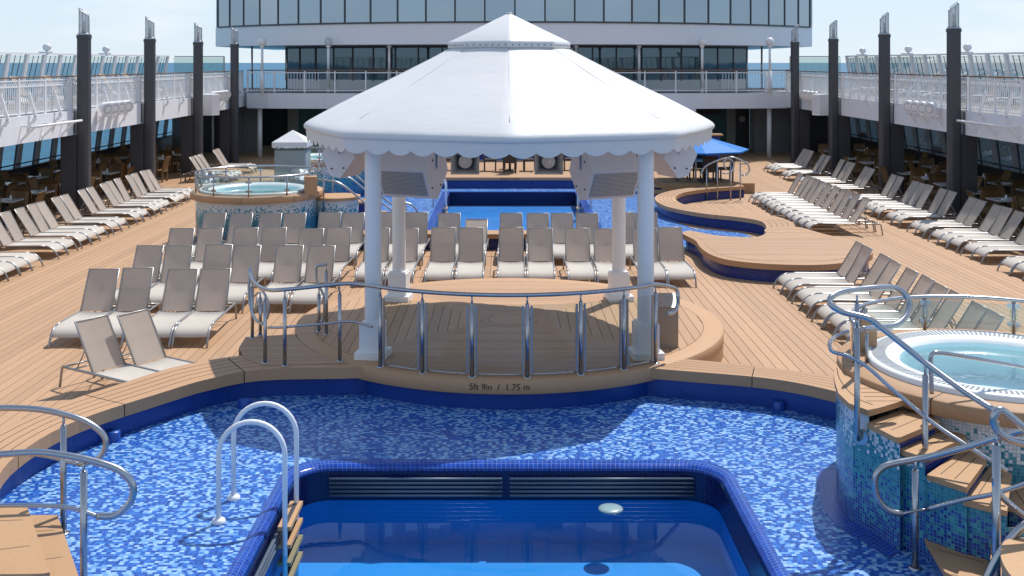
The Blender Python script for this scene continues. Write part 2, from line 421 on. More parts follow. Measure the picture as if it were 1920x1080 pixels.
def clip(poly, a, b):
    "keep the part of a convex polygon on the left of the line a-b"
    out = []; n = len(poly)
    sd_ = lambda p: (b[0]-a[0])*(p[1]-a[1])-(b[1]-a[1])*(p[0]-a[0])
    for i in range(n):
        p, q = poly[i], poly[(i+1) % n]; sp, sq = sd_(p), sd_(q)
        if sp >= 0: out.append(p)
        if sp*sq < 0:
            t = sp/(sp-sq); out.append((p[0]+(q[0]-p[0])*t, p[1]+(q[1]-p[1])*t))
    return out
def circle(cx, cy, r, n=64, a0=0, a1=2*math.pi):
    m = n if abs(a1-a0-2*math.pi) < 1e-4 else n+1
    return [(cx+r*math.cos(a0+(a1-a0)*k/n), cy+r*math.sin(a0+(a1-a0)*k/n)) for k in range(m)]
ORD = ['first', 'second', 'third', 'fourth', 'fifth', 'sixth', 'seventh', 'eighth', 'ninth', 'tenth', 'eleventh', 'twelfth', 'thirteenth', 'fourteenth', 'fifteenth', 'sixteenth', 'seventeenth', 'eighteenth', 'nineteenth', 'twentieth', 'twenty-first', 'twenty-second', 'twenty-third', 'twenty-fourth', 'twenty-fifth', 'twenty-sixth', 'twenty-seventh', 'twenty-eighth', 'twenty-ninth', 'thirtieth']

# ------------------------------------------------------------------ sea and sky are setting
b = MB(); b.poly([(-70000, -3000, -26), (70000, -3000, -26), (70000, 75000, -26), (-70000, 75000, -26)]); struct(b.build('sea', 'sea'))

# ------------------------------------------------------------------ outlines of the near pool recess
ZF = -.02  # near pool, platform and hot tub numbers below were scaled about the camera
inL = [(-1.75, 14.85), (-2.164, 14.762), (-3.304, 14.667), (-3.892, 14.221), (-4.272, 13.699), (-4.974, 12.521), (-5.145, 11.392), (-4.936, 10.442), (-4.652, 9.778)]
outL = [(-1.75, 15.5), (-2.164, 15.474), (-3.560, 15.426), (-4.386, 14.904), (-4.822, 14.259), (-5.534, 12.863), (-5.772, 11.392), (-5.553, 10.158), (-5.221, 9.303)]
inR = [(1.75, 14.80), (2.115, 14.668), (3.412, 14.254), (4.092, 13.721), (4.322, 13.335)]
outR = [(1.75, 15.45), (2.115, 15.312), (3.412, 14.825), (4.460, 14.208), (4.782, 13.887)]
inLs, outLs = catmull([(*p, 0) for p in inL], 8), catmull([(*p, 0) for p in outL], 8)
inRs, outRs = catmull([(*p, 0) for p in inR], 8), catmull([(*p, 0) for p in outR], 8)
def interp(x, pts):
    pts = sorted(pts)
    if x <= pts[0][0]: return pts[0][1]
    for (x0, y0), (x1, y1) in zip(pts, pts[1:]):
        if x <= x1: return y0+(y1-y0)*(x-x0)/(x1-x0) if x1 > x0 else y0
    return pts[-1][1]
def deck_y0(x):
    if x < -5.9: return 6.0
    if x < -2.1: return interp(x, [(-5.9, 11.6), (-5.7, 12.1), (-5.45, 12.7), (-4.75, 14.0), (-4.3, 14.6), (-3.5, 15.1), (-2.1, 15.3)])
    if x < 2.1: return 15.4
    if x < 7.4: return interp(x, [(2.1, 15.2), (3.4, 14.55), (4.46, 13.95), (4.85, 13.0), (7.4, 12.1)])
    return 6.0

# deck: dark caulk bed with one plank object per strip
PITCH = .16
bed = MB(); planks = []
n_ = int(34/PITCH)
for i in range(n_):
    x0 = -17+i*PITCH; x1 = x0+PITCH
    ya, yb_ = deck_y0(x0), deck_y0(x1); far = 26.3 if -4.9 < (x0+x1)/2 < 4.3 else 60.0
    bed.poly([(x0, ya, -.012), (x1, yb_, -.012), (x1, far, -.012), (x0, far, -.012)])
    planks.append((x0+.0045, x1-.0045, ya, yb_, far))
deck = struct(bed.build('pool_deck', 'caulk'))
for x0, x1, ya, yb_, far in planks:
    b = MB(); b.prism([(x0, ya), (x1, yb_), (x1, far), (x0, far)], -.010, 0.0, bottom=False); b.build('plank', 'plank', deck)

# pool floor (mosaic) with the opening for the near pool
PX, PY, PC = 2.48, 12.42, .50      # outer half width, back edge, corner radius
def rounded(xh, yb, rc, y0, cx=0.0):
    pts = [(cx-xh, y0)]
    pts += [(cx-xh+rc-rc*math.cos(a), yb-rc+rc*math.sin(a)) for a in [k*math.pi/2/10 for k in range(11)]]
    pts += [(cx+xh-rc+rc*math.sin(a), yb-rc+rc*math.cos(a)) for a in [k*math.pi/2/10 for k in range(11)]]
    pts += [(cx+xh, y0)]; return pts
o1 = rounded(PX, PY, PC, 5.0)
b = MB()
b.poly([(-8, 5, ZF), (-PX, 5, ZF)]+[(x, y, ZF) for x, y in o1[1:12]]+[(-PX+PC, 17.5, ZF), (-8, 17.5, ZF)])
b.poly([(-PX+PC, PY, ZF), (PX-PC, PY, ZF), (PX-PC, 17.5, ZF), (-PX+PC, 17.5, ZF)])
b.poly([(PX, 5, ZF), (8, 5, ZF), (8, 17.5, ZF), (PX-PC, 17.5, ZF)]+[(x, y, ZF) for x, y in o1[12:23]])
struct(b.build('pool_floor', 'floor'))

# near pool: coping, basin, water, gutter tubes
pool = thing('swimming_pool', 'deep blue swimming pool in the foreground below the gazebo platform', 'pool', (0, 10, ZF))
prof = [(0, .006), (.03, .016), (.075, .020), (.115, .014), (.145, -.006), (.155, -.04), (.155, -.08)]
b = MB(); b.s = True; N = len(o1); Lc = [0]
for i in range(1, N): Lc.append(Lc[-1]+math.hypot(o1[i][0]-o1[i-1][0], o1[i][1]-o1[i-1][1]))
def inset(d): return rounded(PX-d, PY-d*1.5, max(PC-d*.7, .1), 5.0)
av = [0]
for j in range(1, len(prof)): av.append(av[-1]+math.hypot(prof[j][0]-prof[j-1][0], prof[j][1]-prof[j-1][1])*1.0)
for j in range(len(prof)):
    for x, y in inset(prof[j][0]): b.v.append((x, y, ZF+prof[j][1]))
for j in range(len(prof)-1):
    for i in range(N-1): b.face((j*N+i, (j+1)*N+i, (j+1)*N+i+1, j*N+i+1), [(Lc[i], av[j]), (Lc[i], av[j+1]), (Lc[i+1], av[j+1]), (Lc[i+1], av[j])])
b.build('coping', 'coptile', pool)
ins = inset(.18)
b = MB(); b.wall(ins, -.37, ZF-.03); b.build('gutter_wall', 'guttertile', pool)
b = MB(); b.wall(inset(.17), -.86, -.36); b.poly([(x, y, -.86) for x, y in reversed(inset(.17))]); b.build('basin', 'poolpaint', pool)
b = MB(); b.poly([(x, y, -.335) for x, y in reversed(inset(.175))]); b.build('water', 'water', pool)
yb_ = PY-.18*1.5
for xa, xb in ((-1.97, -.056), (.028, 2.07)):
    for k in range(5):
        xx0, xx1 = xa, xb
        b = MB(); b.tube([(xx0, yb_-.05, -.115-k*.046), (xx1, yb_-.05, -.115-k*.046)], .015, 8); b.build('gutter_tube', 'tubegrey', pool)
for k in range(3):
    b = MB(); b.tube([(-PX+.22, 5.2, -.13-k*.055), (-PX+.22, 11.4, -.13-k*.055)], .02, 8); b.build('gutter_tube', 'tubegrey', pool)
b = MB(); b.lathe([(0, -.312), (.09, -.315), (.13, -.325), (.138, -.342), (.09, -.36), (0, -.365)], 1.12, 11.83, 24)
tag(b.build('pool_disc', 'shadedisc'), 'pale oval disc lying on the water of the near pool', 'float')

# coping segments of wood around the near recess
def ribbon(name, inn, out, z, th, parent, nseg, strips=4, border=.22, wall_mat=None, zfloor=None, setback=.06, per=8):
    n = nseg*per; a, c = resample(inn, n), resample(out, n)
    for s_ in range(nseg):
        i0, i1 = s_*per, (s_+1)*per
        b = MB()
        def row(f): return [a[i].lerp(c[i], f) for i in range(i0, i1+1)]
        ga = row(0); gc = row(1)
        eps = .004
        def shrink(r):
            r = [p.copy() for p in r]; r[0] = r[0].lerp(r[1], .03); r[-1] = r[-1].lerp(r[-2], .03); return r
        ga, gc = shrink(ga), shrink(gc)
        outl = [(p.x, p.y) for p in ga]+[(p.x, p.y) for p in reversed(gc)]
        b.m = 1; b.prism(outl, z-th, z-.006, top=True)
        b.m = 0
        # face board skin, 3 mm proud
        k = len(ga)
        for i in range(k-1):
            for r_, sgn in ((ga, 1), (gc, -1)):
                p, q = r_[i], r_[i+1]; t = (q-p).normalized(); nrm = Vector((t.y, -t.x, 0))
                mid = a[(i0+i1)//2].lerp(c[(i0+i1)//2], .5)
                if nrm.dot(p-mid) < 0: nrm = -nrm
                nrm *= .003
                b.poly([(p.x+nrm.x, p.y+nrm.y, z-th), (q.x+nrm.x, q.y+nrm.y, z-th), (q.x+nrm.x, q.y+nrm.y, z), (p.x+nrm.x, p.y+nrm.y, z)], [(0, 0), (.2, 0), (.2, .2), (0, .2)])
        fr = [0, border]+[border+(1-border)*(j+1)/strips for j in range(strips)]
        for j in range(len(fr)-1):
            g_ = .008; f0, f1 = fr[j]+(g_ if j else 0), fr[j+1]-(g_ if j < len(fr)-2 else 0)
            r0 = shrink([a[i].lerp(c[i], f0) for i in range(i0, i1+1)]); r1 = shrink([a[i].lerp(c[i], f1) for i in range(i0, i1+1)])
            for i in range(len(r0)-1): b.poly([(r0[i].x, r0[i].y, z), (r0[i+1].x, r0[i+1].y, z), (r1[i+1].x, r1[i+1].y, z), (r1[i].x, r1[i].y, z)])
        b.build(name, ['rim', 'caulk'], parent)
    if wall_mat:
        for edge, other in ((a, c), (c, a)):
            b = MB(); b.wall([(p.x+(q.x-p.x)*.12, p.y+(q.y-p.y)*.12) for p, q in zip(edge, other)], zfloor, z-th+.002); b.build('wall', wall_mat, parent)

cl = thing('pool_coping', 'curved wooden coping beside the near pool, below the two turned loungers', 'pool edge', (-4.3, 13.8, 0), 'wooden pool edges')
ribbon('coping_board', inLs, outLs, .377, .15, cl, 4, 4, wall_mat='bluewall', zfloor=ZF)
cr_ = thing('pool_coping', 'straight wooden coping running from gazebo platform to the near hot tub', 'pool edge', (3.3, 14.4, 0), 'wooden pool edges')
ribbon('coping_board', inRs, outRs, .377, .14, cr_, 2, 4, wall_mat='bluewall', zfloor=ZF)

# ------------------------------------------------------------------ gazebo platform
GX, GY, ZP, GR = .03, 17.51, .38, 3.37
plat = thing('platform', 'round raised wooden platform under the white gazebo, depth marking on its edge', 'platform', (GX, GY, 0))
b = MB()
circ = circle(GX, GY, GR, 96)
b.m = 1; b.prism(circle(GX, GY, GR-.12, 96), -.02, ZP-.006); b.m = 0
b.lathe([(GR-.10, .2), (GR, .2), (GR+.004, .205), (GR+.004, ZP-.01), (GR-.008, ZP), (GR-.30, ZP)], GX, GY, 96)
b.lathe([(GR+.001, 0), (GR+.001, .2)], GX, GY, 72, R(-33), R(213))
b.build('edge_board', ['rim', 'caulk'], plat)
b = MB(); b.lathe([(GR-.09, ZF), (GR-.09, .2)], GX, GY, 64, R(205), R(337)); b.build('wall', 'bluewall', plat)
inner = circle(GX, GY, GR-.306, 64)
def quad_planks(q):
    rot = q*math.pi/2; cs, sn = round(math.cos(rot)), round(math.sin(rot))
    tr = lambda x, y: (GX+x*cs-y*sn, GY+x*sn+y*cs)
    pw = .15; y = -.5; w = .11
    while y > -3.35:
        y0, y1 = y-pw+.004, y-.004
        h0, h1 = -y0-w, -y1-w
        pts = [tr(*p) for p in ((-h0, y0), (h0, y0), (h1, y1), (-h1, y1))]
        for i in range(64):
            if len(pts) < 3: break
            pts = clip(pts, inner[i], inner[(i+1) % 64])
        if len(pts) >= 3:
            b = MB(); b.prism(pts, ZP-.005, ZP+.0005, bottom=False); b.build('plank', 'plankx' if q in (0, 2) else 'plank', plat)
        y -= pw
for q in range(4): quad_planks(q)
for k in range(4):
    a = R(45+90*k); d = Vector((math.cos(a), math.sin(a), 0)); nrm = Vector((-d.y, d.x, 0))
    c0 = Vector((GX, GY, 0))
    pts = [c0+d*.47-nrm*.145, c0+d*3.05-nrm*.145, c0+d*3.05+nrm*.145, c0+d*.47+nrm*.145]
    b = MB(); b.prism([(p.x, p.y) for p in pts], ZP-.005, ZP+.0008, bottom=False); b.build('diagonal_board', 'rim', plat)
b = MB(); b.lathe([(.46, ZP+.001), (.34, ZP+.001)], GX, GY, 40); b.build('centre_ring', 'rim', plat)
b = MB(); b.lathe([(.78, ZP-.002), (.465, ZP-.002)], GX, GY, 40); b.build('centre_border', 'tread', plat)
b = MB(); b.lathe([(.33, ZP+.001), (.0, ZP+.001)], GX, GY, 40); b.build('centre_disc', 'tread', plat)
# side wing on the left of the platform
ext = [(-2.088, 14.990), (-3.285, 14.828), (-3.655, 15.189), (-3.873, 15.759), (-3.921, 16.376), (-2.600, 16.700), (-1.600, 16.200)]
wing = thing('platform_step', 'wooden step landing with handrails on the pool side of gazebo platform', 'step', (-3.1, 15.8, 0))
b = MB(); b.m = 1; b.prism(ext, -.01, ZP-.004); b.m = 0
n = len(ext)
for i in range(n-2):
    p, q = ext[i], ext[(i+1) % n]; b.poly([(p[0], p[1], -.01), (q[0], q[1], -.01), (q[0], q[1], ZP+.003), (p[0], p[1], ZP+.003)], [(0, 0), (.3, 0), (.3, .3), (0, .3)])
b.build('edge_board', ['rim', 'caulk'], wing)
y = 14.62
while y < 16.5:
    pts = [(-5, y+.004), (0, y+.004), (0, y+.146), (-5, y+.146)]
    e2 = list(ext[:6])
    for i in range(5): pts = clip(pts, e2[i+1], e2[i]) if len(pts) >= 3 else pts
    pts = [(max(-10, px_), py_) for px_, py_ in pts]
    # stay outside the round platform
    if len(pts) >= 3:
        if y > 14.2:
            cxr = lambda yy: GX-math.sqrt(max(.01, (GR+.012)**2-(yy-GY)**2))
            pts = clip(pts, (cxr(y+.004), y+.004), (cxr(y+.146), y+.146))
    if len(pts) >= 3:
        b = MB(); b.prism(pts, ZP-.003, ZP+.0025, bottom=False); b.build('plank', 'plankx', wing)
    y += .15

def lettering(txt, size, parent, place):
    cu = bpy.data.curves.new('lettering', 'FONT'); cu.body = txt; cu.size = size; cu.align_x = 'CENTER'; cu.extrude = .001
    tmp = bpy.data.objects.new('lettering', cu); COL.objects.link(tmp)
    bpy.context.view_layer.update()
    me = bpy.data.meshes.new_from_object(tmp.evaluated_get(bpy.context.evaluated_depsgraph_get())); bpy.data.objects.remove(tmp)
    off = ORG[parent.name]
    for v in me.vertices: v.co = place(v.co)-off
    me.materials.clear(); me.materials.append(M['ink']); o = link('lettering', me, parent); return o
def bend(co):
    a = -math.pi/2+(co.x-.13)/(GR+.006); r = GR+.006+co.z
    return Vector((GX+r*math.cos(a), GY+r*math.sin(a), .255+co.y))
lettering('5ft 9in  /  1.75 m', .118, plat, bend)

# ------------------------------------------------------------------ railings helper
def rail_tube(pix, dfun, r, name, parent, n=6, mat_='steel'):
    pts = [aty(x, y, dfun if isinstance(dfun, (int, float)) else dfun[i]) for i, (x, y) in enumerate(pix)]
    b = MB(); b.tube(catmull(pts, n), r, 10); return b.build(name, mat_, parent)
def post(p, z0, z1, name, parent, r=.026, neck=True, mat_='steel'):
    b = MB(); b.tube([(p[0], p[1], z0), (p[0], p[1], z1-(.09 if neck else 0))], r, 10)
    if neck: b.tube([(p[0], p[1], z1-.10), (p[0], p[1], z1)], r*.45, 8)
    b.lathe([(r*1.9, z0+.001), (r*1.9, z0+.012), (r, z0+.014)], p[0], p[1], 14)
    return b.build(name, mat_, parent)

gr = thing('glass_railing', 'curved steel railing with glass panels along the front of the gazebo platform', 'railing', (GX, 14.2, ZP))
angs = [R(-122.5), R(-110.8), R(-98.7), R(-85.9), R(-73.2), R(-61.8), R(-52.0)]
RR = GR-.12; ZT = 1.462
P_ = lambda a, r=RR: Vector((GX+r*math.cos(a), GY+r*math.sin(a), 0))
for i, a in enumerate(angs):
    p = P_(a); post(p, ZP, ZT-.02, 'post', gr, .027)
    for s_ in (-1, 1):
        if (i == 0 and s_ < 0) or (i == len(angs)-1 and s_ > 0): continue
        q = P_(a+s_*.017); b = MB(); b.box((q.x, q.y, (ZP+ZT-.14)/2+.02), (.016, .03, ZT-.12-ZP-.06), a); b.build('glass_clamp', 'alu', gr)
for i in range(len(angs)-1):
    a0, a1 = angs[i]+.022, angs[i+1]-.022; b = MB(); k = 4
    for j in range(k):
        A, B_ = a0+(a1-a0)*j/k, a0+(a1-a0)*(j+1)/k
        for rr in (RR-.006, RR+.006):
            p, q = P_(A, rr), P_(B_, rr); b.poly([(p.x, p.y, ZP+.06), (q.x, q.y, ZP+.06), (q.x, q.y, ZT-.13), (p.x, p.y, ZT-.13)])
    b.build('glass_pane', 'railglass', gr)
    b = MB(); b.tube([(P_(a0+(a1-a0)*j/4).x, P_(a0+(a1-a0)*j/4).y, ZP+.045) for j in range(5)], .013, 6); b.build('bottom_rail', 'steel', gr)
top = [(469, 503), (470, 516), (478, 531), (500, 543), (532, 543), (593, 537), (641, 532), (674, 533)]
dd = [16.328, 16.138, 15.664, 15.094, 14.857, 14.952, 15.047, 15.047]
pts = [aty(x, y, d) for (x, y), d in zip(top, dd)]
pts += [Vector((P_(a).x, P_(a).y, ZT)) for a in [R(-122.5+k*(70.5/22)) for k in range(23)]]
pts += [aty(1266, 541, 15.284), aty(1271, 556, 15.284), aty(1270, 574, 15.284), aty(1262, 586, 15.189), aty(1250, 588, 15.094)]
b = MB(); b.tube(catmull(pts, 5), .028, 12); b.build('handrail', 'steel', gr)
mid = [(503, 614), (525, 614), (549, 612), (585, 609), (621, 606), (642, 603), (662, 603), (678, 607), (698, 613)]
rail_tube(mid, [14.952, 14.885, 14.838, 14.904, 14.999, 15.047, 15.047, 14.999, 14.904], .017, 'mid_rail', gr)
for (x, y, zt) in ((497, 681, 552), (534, 686, 546), (637, 677, 538)):
    p = at(x, y, ZP); post(p, ZP, CAMZ-(zt-HOR)/F*p.y, 'post', gr)
rail_tube([(470, 510), (467, 535), (468, 565), (474, 590), (484, 604), (494, 607)], [16.328, 16.233, 16.043, 15.759, 15.379, 14.999], .022, 'end_loop', gr)
sr = thing('handrail', 'short steel handrail looping at the back of the platform step landing', 'handrail', (-3.2, 16.5, ZP))
for (x, y, zt) in ((473, 634, 526), (488, 629, 547)):
    p = at(x, y, ZP); post(p, ZP, CAMZ-(zt-HOR)/F*p.y, 'post', sr)
rail_tube([(473, 527), (479, 534), (492, 545), (501, 562), (504, 582), (500, 596), (492, 606), (484, 604)], 16.38, .02, 'loop', sr)
sr = thing('handrail', 'steel handrail post with a small curled top beside the left gazebo column', 'handrail', (-2.8, 16.6, ZP))
for (x, y, zt) in ((612, 627, 498), (598, 622, 540)):
    p = at(x, y, ZP); post(p, ZP, CAMZ-(zt-HOR)/F*p.y, 'post', sr)
rail_tube([(613, 494), (605, 497), (594, 499), (593, 510), (594, 525), (599, 538), (606, 552), (608, 575), (605, 600), (600, 603)], 16.62, .02, 'loop', sr)

# ------------------------------------------------------------------ gazebo
CG = Vector((.03, 17.15, ZP)); GS = .928; gz_ = lambda z: .324+GS*z      # roof profile scaled about the camera, radii and heights by one factor
gz = thing('gazebo', 'white gazebo with scalloped octagonal canvas roof on four round columns', 'gazebo', CG)
NS = 16; NA = 8*NS
def octr(th, blend):
    t = (th+math.pi/2) % (math.pi/4); o = math.cos(math.pi/8)/math.cos(t-math.pi/8); return o*blend+1*(1-blend)
def roof(profile, scal=None, blend=.74):
    b = MB(); b.s = True
    for j, (r, z) in enumerate(profile):
        for k in range(NA):
            th = 2*math.pi*k/NA-math.pi/2; zz = z
            if scal and j == len(profile)-1: zz = z-scal*abs(math.sin(th*28))**.8
            rr = GS*r*octr(th, blend)
            b.v.append((CG.x+rr*math.cos(th), CG.y+rr*math.sin(th), gz_(zz)))
    for j in range(len(profile)-1):
        for k in range(NA):
            k2 = (k+1) % NA; b.face((j*NA+k, (j+1)*NA+k, (j+1)*NA+k2, j*NA+k2), [(0, 0)]*4)
    return b
roof([(.80, 4.86), (.95, 4.76), (1.3, 4.575), (1.75, 4.345), (2.2, 4.125), (2.6, 3.94), (2.95, 3.76), (3.2, 3.63), (3.38, 3.53), (3.44, 3.49), (3.472, 3.455), (3.48, 3.42), (3.465, 3.385), (3.43, 3.37)]).build('roof_canvas', 'canvas', gz)
NAo = NA; NA = 448
roof([(3.438, 3.39), (3.436, 3.31), (3.425, 3.235)], .07).build('valance', 'canvas', gz)
NA = NAo
cap = roof([(.0, 5.33), (.05, 5.315), (.55, 5.07), (1.0, 4.855), (1.035, 4.825), (1.035, 4.74), (1.01, 4.735)], None, .97).build('cap_canvas', 'canvas', gz)
b = MB()
for k in range(56):
    th = 2*math.pi*(k+.5)/56; rr = GS*1.037*octr(th, .97); x, y = CG.x+rr*math.cos(th), CG.y+rr*math.sin(th)
    b.tube([(x, y, gz_(4.785)), (x+.006*math.cos(th), y+.006*math.sin(th), gz_(4.785))], .010, 8)
stuff(b.build('eyelet', 'dark', cap))
b = MB(); b.tube([(CG.x, CG.y, gz_(5.32)), (CG.x, CG.y, gz_(5.345))], .04, 10); b.build('finial', 'white', gz)
for k in range(8):
    a = k*math.pi/4-math.pi/2; b = MB()
    b.tube([(CG.x+GS*r*math.cos(a), CG.y+GS*r*math.sin(a), gz_(z)-.003) for r, z in ((.9, 4.79), (1.3, 4.575), (2.2, 4.125), (2.95, 3.76), (3.15, 3.655))], .007, 6); b.build('seam', 'canvas', gz)
b = MB(); b.tube([(CG.x+2.9*octr(2*math.pi*k/64, .9)*math.cos(2*math.pi*k/64), CG.y+2.9*octr(2*math.pi*k/64, .9)*math.sin(2*math.pi*k/64), 3.47) for k in range(64)], .05, 8, closed=True)
for k in range(8):
    a = k*math.pi/4-math.pi/2; b.tube([(CG.x+2.9*math.cos(a), CG.y+2.9*math.sin(a), 3.49), (CG.x+.3*math.cos(a), CG.y+.3*math.sin(a), 4.75)], .035, 6)
b.build('roof_frame', 'white', gz)
for sx, sy in ((-1, -1), (1, -1), (-1, 1), (1, 1)):
    x, y = CG.x+sx*1.91, CG.y+sy*1.84; b = MB()
    b.lathe([(.117, .80), (.117, 3.55)], x, y, 28); col = b.build('column', 'white', gz)
    b = MB(); oc = circle(x, y, .21, 8, R(22.5), R(382.5))
    b.box((x, y, ZP+.045), (.43, .43, .09), R(8*sx)); b.box((x, y, ZP+.28), (.315, .315, .38), R(8*sx)); b.box((x, y, ZP+.485), (.28, .28, .03), R(8*sx))
    b.build('pedestal', 'white', col, bevel=.012)

def speaker(name, loc, yaw, label, flip=1, L=.80, k=1.0):
    t = thing(name, label, 'loudspeaker', loc, 'white loudspeakers hanging under the gazebo roof'); cs, sn = math.cos(yaw), math.sin(yaw)
    pr = [(k*a_, k*c_) for a_, c_ in ((.22, .33), (-.20, .33), (-.40, .05), (-.20, -.36), (.02, -.40), (.34, .0))]     # forward -y, z
    def tr(x, y, z): return Vector((loc[0]+x*cs-y*sn, loc[1]+x*sn+y*cs, loc[2]+z))
    b = MB(); n = len(pr)
    b.poly([tr(-L/2, *p) for p in pr]); b.poly([tr(L/2, *p) for p in reversed(pr)])
    for i in range(n):
        p, q = pr[i], pr[(i+1) % n]; b.poly([tr(-L/2, *q), tr(-L/2, *p), tr(L/2, *p), tr(L/2, *q)])
    b.build('cabinet', 'spk', t, bevel=.012)
    b = MB(); p, q = Vector((0, *pr[2])), Vector((0, *pr[3])); e = (q-p).normalized(); nr = Vector((0, -1, -.49)).normalized()*.006
    p2, q2 = p+e*.035+nr, q-e*.035+nr; Lg = L/2-.035
    H = (q2-p2).length
    b.poly([tr(-Lg, p2.y, p2.z), tr(-Lg, q2.y, q2.z), tr(Lg, q2.y, q2.z), tr(Lg, p2.y, p2.z)], [(0, 0), (0, H), (2*Lg, H), (2*Lg, 0)]); b.build('grille', 'grille', t)
    for s_ in (-1, 1):
        b = MB(); b.bar(tr(s_*(L/2+.012), .0, .05), tr(s_*(L/2+.012), .0, .75 if k == 1 else .42), .012, .10, (0, 1, 0)); b.build('bracket', 'spk', t)
        b = MB()
        for (yy, zz) in ((-.15*k, .18*k), (.1*k, -.2*k), (-.16*k, -.22*k)): b.tube([tr(s_*(L/2), yy, zz), tr(s_*(L/2+.012), yy, zz)], .014, 8)
        b.build('bolt', 'dark', t)
speaker('loudspeaker', (-1.386, 16.091, 2.905), R(-24), 'big white loudspeaker hanging beside the front left gazebo column, grille facing down')
speaker('loudspeaker', (1.424, 16.091, 2.886), R(24), 'big white loudspeaker hanging beside the front right gazebo column, grille facing down')
speaker('loudspeaker', (-2.40, 16.6, 3.08), R(-112), 'white loudspeaker outside the left gazebo columns, turned away over the hot tub', L=.6, k=.78)
speaker('loudspeaker', (2.46, 16.6, 3.08), R(112), 'white loudspeaker outside the right gazebo columns, turned towards the blue umbrella', L=.6, k=.78)
for xx, lab in ((-.73, 'grey square horn loudspeaker under the gazebo roof, the left one of two'), (.72, 'grey square horn loudspeaker under the gazebo roof, the right one of two')):
    t = thing('horn_speaker', lab, 'loudspeaker', (xx, 18.9, 2.75), 'grey horn loudspeakers'); yy = 18.9
    b = MB(); rings = []
    for (w, h, d) in ((.26, .20, 0), (.235, .175, .05), (.12, .10, .34), (.10, .09, .40)): rings.append([(xx+sx*w*.95, yy+d, 2.75+sz*h*.95) for sx, sz in ((-1, -1), (1, -1), (1, 1), (-1, 1))])
    for i in range(3):
        for k in range(4): b.poly([rings[i][k], rings[i][(k+1) % 4], rings[i+1][(k+1) % 4], rings[i+1][k]])
    b.poly(rings[3]); b.build('flare', 'horn', t)
    b = MB(); b.lathe([(0, .0), (.022, .0), (.026, .03), (.055, .035), (.06, .06), (.105, .07), (.118, .085), (.12, .2)], 0, 0, 24)
    b.v = [(xx+x, yy+.03+z, 2.77-y) for x, y, z in b.v]; b.build('driver', 'white', t)
    b = MB(); b.bar((xx, yy+.3, 2.8), (xx, yy+.3, 3.6), .03, .03); b.build('bracket', 'horn', t)

# waste bin on the platform
t = thing('waste_bin', 'tall waste bin with sloping steel lid behind the right end of glass railing', 'bin', (2.30, 15.9, ZP))
b = MB(); b.box((2.32, 15.93, ZP+.29), (.30, .34, .58)); b.build('body', 'bin', t, bevel=.01)
b = MB(); b.poly([(2.17, 15.76, ZP+.585), (2.47, 15.76, ZP+.585), (2.47, 16.11, ZP+.72), (2.17, 16.11, ZP+.72)]); b.poly([(2.17, 16.11, ZP+.58), (2.17, 15.76, ZP+.58), (2.17, 16.11, ZP+.72)]); b.poly([(2.47, 15.76, ZP+.58), (2.47, 16.11, ZP+.58), (2.47, 16.11, ZP+.72)]); b.poly([(2.47, 16.11, ZP+.58), (2.17, 16.11, ZP+.58), (2.17, 16.11, ZP+.72), (2.47, 16.11, ZP+.72)])
b.build('lid', 'steel', t)

# pool jets standing on the mosaic
for x, y, lab in ((458, 764, 'short blue jet nozzle on the mosaic below the platform step'), (212, 826, 'short blue jet nozzle on the mosaic beneath the left coping'), (1460, 768, 'short blue jet nozzle on the mosaic beneath the right coping')):
    p = at(x, y, ZF); b = MB(); b.lathe([(.085, ZF), (.085, ZF+.10), (.075, ZF+.115), (0, ZF+.12)], p.x, p.y, 20); tag(b.build('pool_jet', 'bluejet'), lab, 'nozzle', 'blue nozzles on the mosaic floor')

# ------------------------------------------------------------------ ladder of the near pool
t = thing('pool_ladder', 'white tube pool ladder with wooden steps over the left edge of near pool', 'ladder', (-2.6, 11.6, ZF))
for (bx, by_, dx) in ((410, 978, 0), (438, 934, 0)):
    p = at(bx, by_, ZF+.01); x1 = p.x+.65; zt = .97
    path = [(p.x, p.y, ZF+.01), (p.x, p.y, zt-.325)]+[(p.x+.325-.325*math.cos(a), p.y, zt-.325+.325*math.sin(a)) for a in [k*math.pi/16 for k in range(1, 16)]]+[(x1, p.y, zt-.325), (x1, p.y, -.84)]
    b = MB(); b.tube(path, .026, 12); rl = b.build('rail', 'white', t)
    b = MB(); b.lathe([(.0, ZF+.05), (.03, ZF+.05), (.06, ZF+.035), (.068, ZF+.012), (.068, ZF+.002)], p.x, p.y, 20); b.build('flange', 'white', rl)
pa, pb = at(410, 978, ZF), at(438, 934, ZF)
for k in range(4):
    z = -.08-k*.175; b = MB(); b.box(((pa.x+pb.x)/2+.65, (pa.y+pb.y)/2, z), (.13, abs(pb.y-pa.y)+.06, .04)); st = b.build('step', 'tread', t, bevel=.006)
    b = MB(); b.box(((pa.x+pb.x)/2+.65, (pa.y+pb.y)/2, z+.0215), (.04, abs(pb.y-pa.y)-.02, .003)); b.build('grip_strip', 'dark', st)

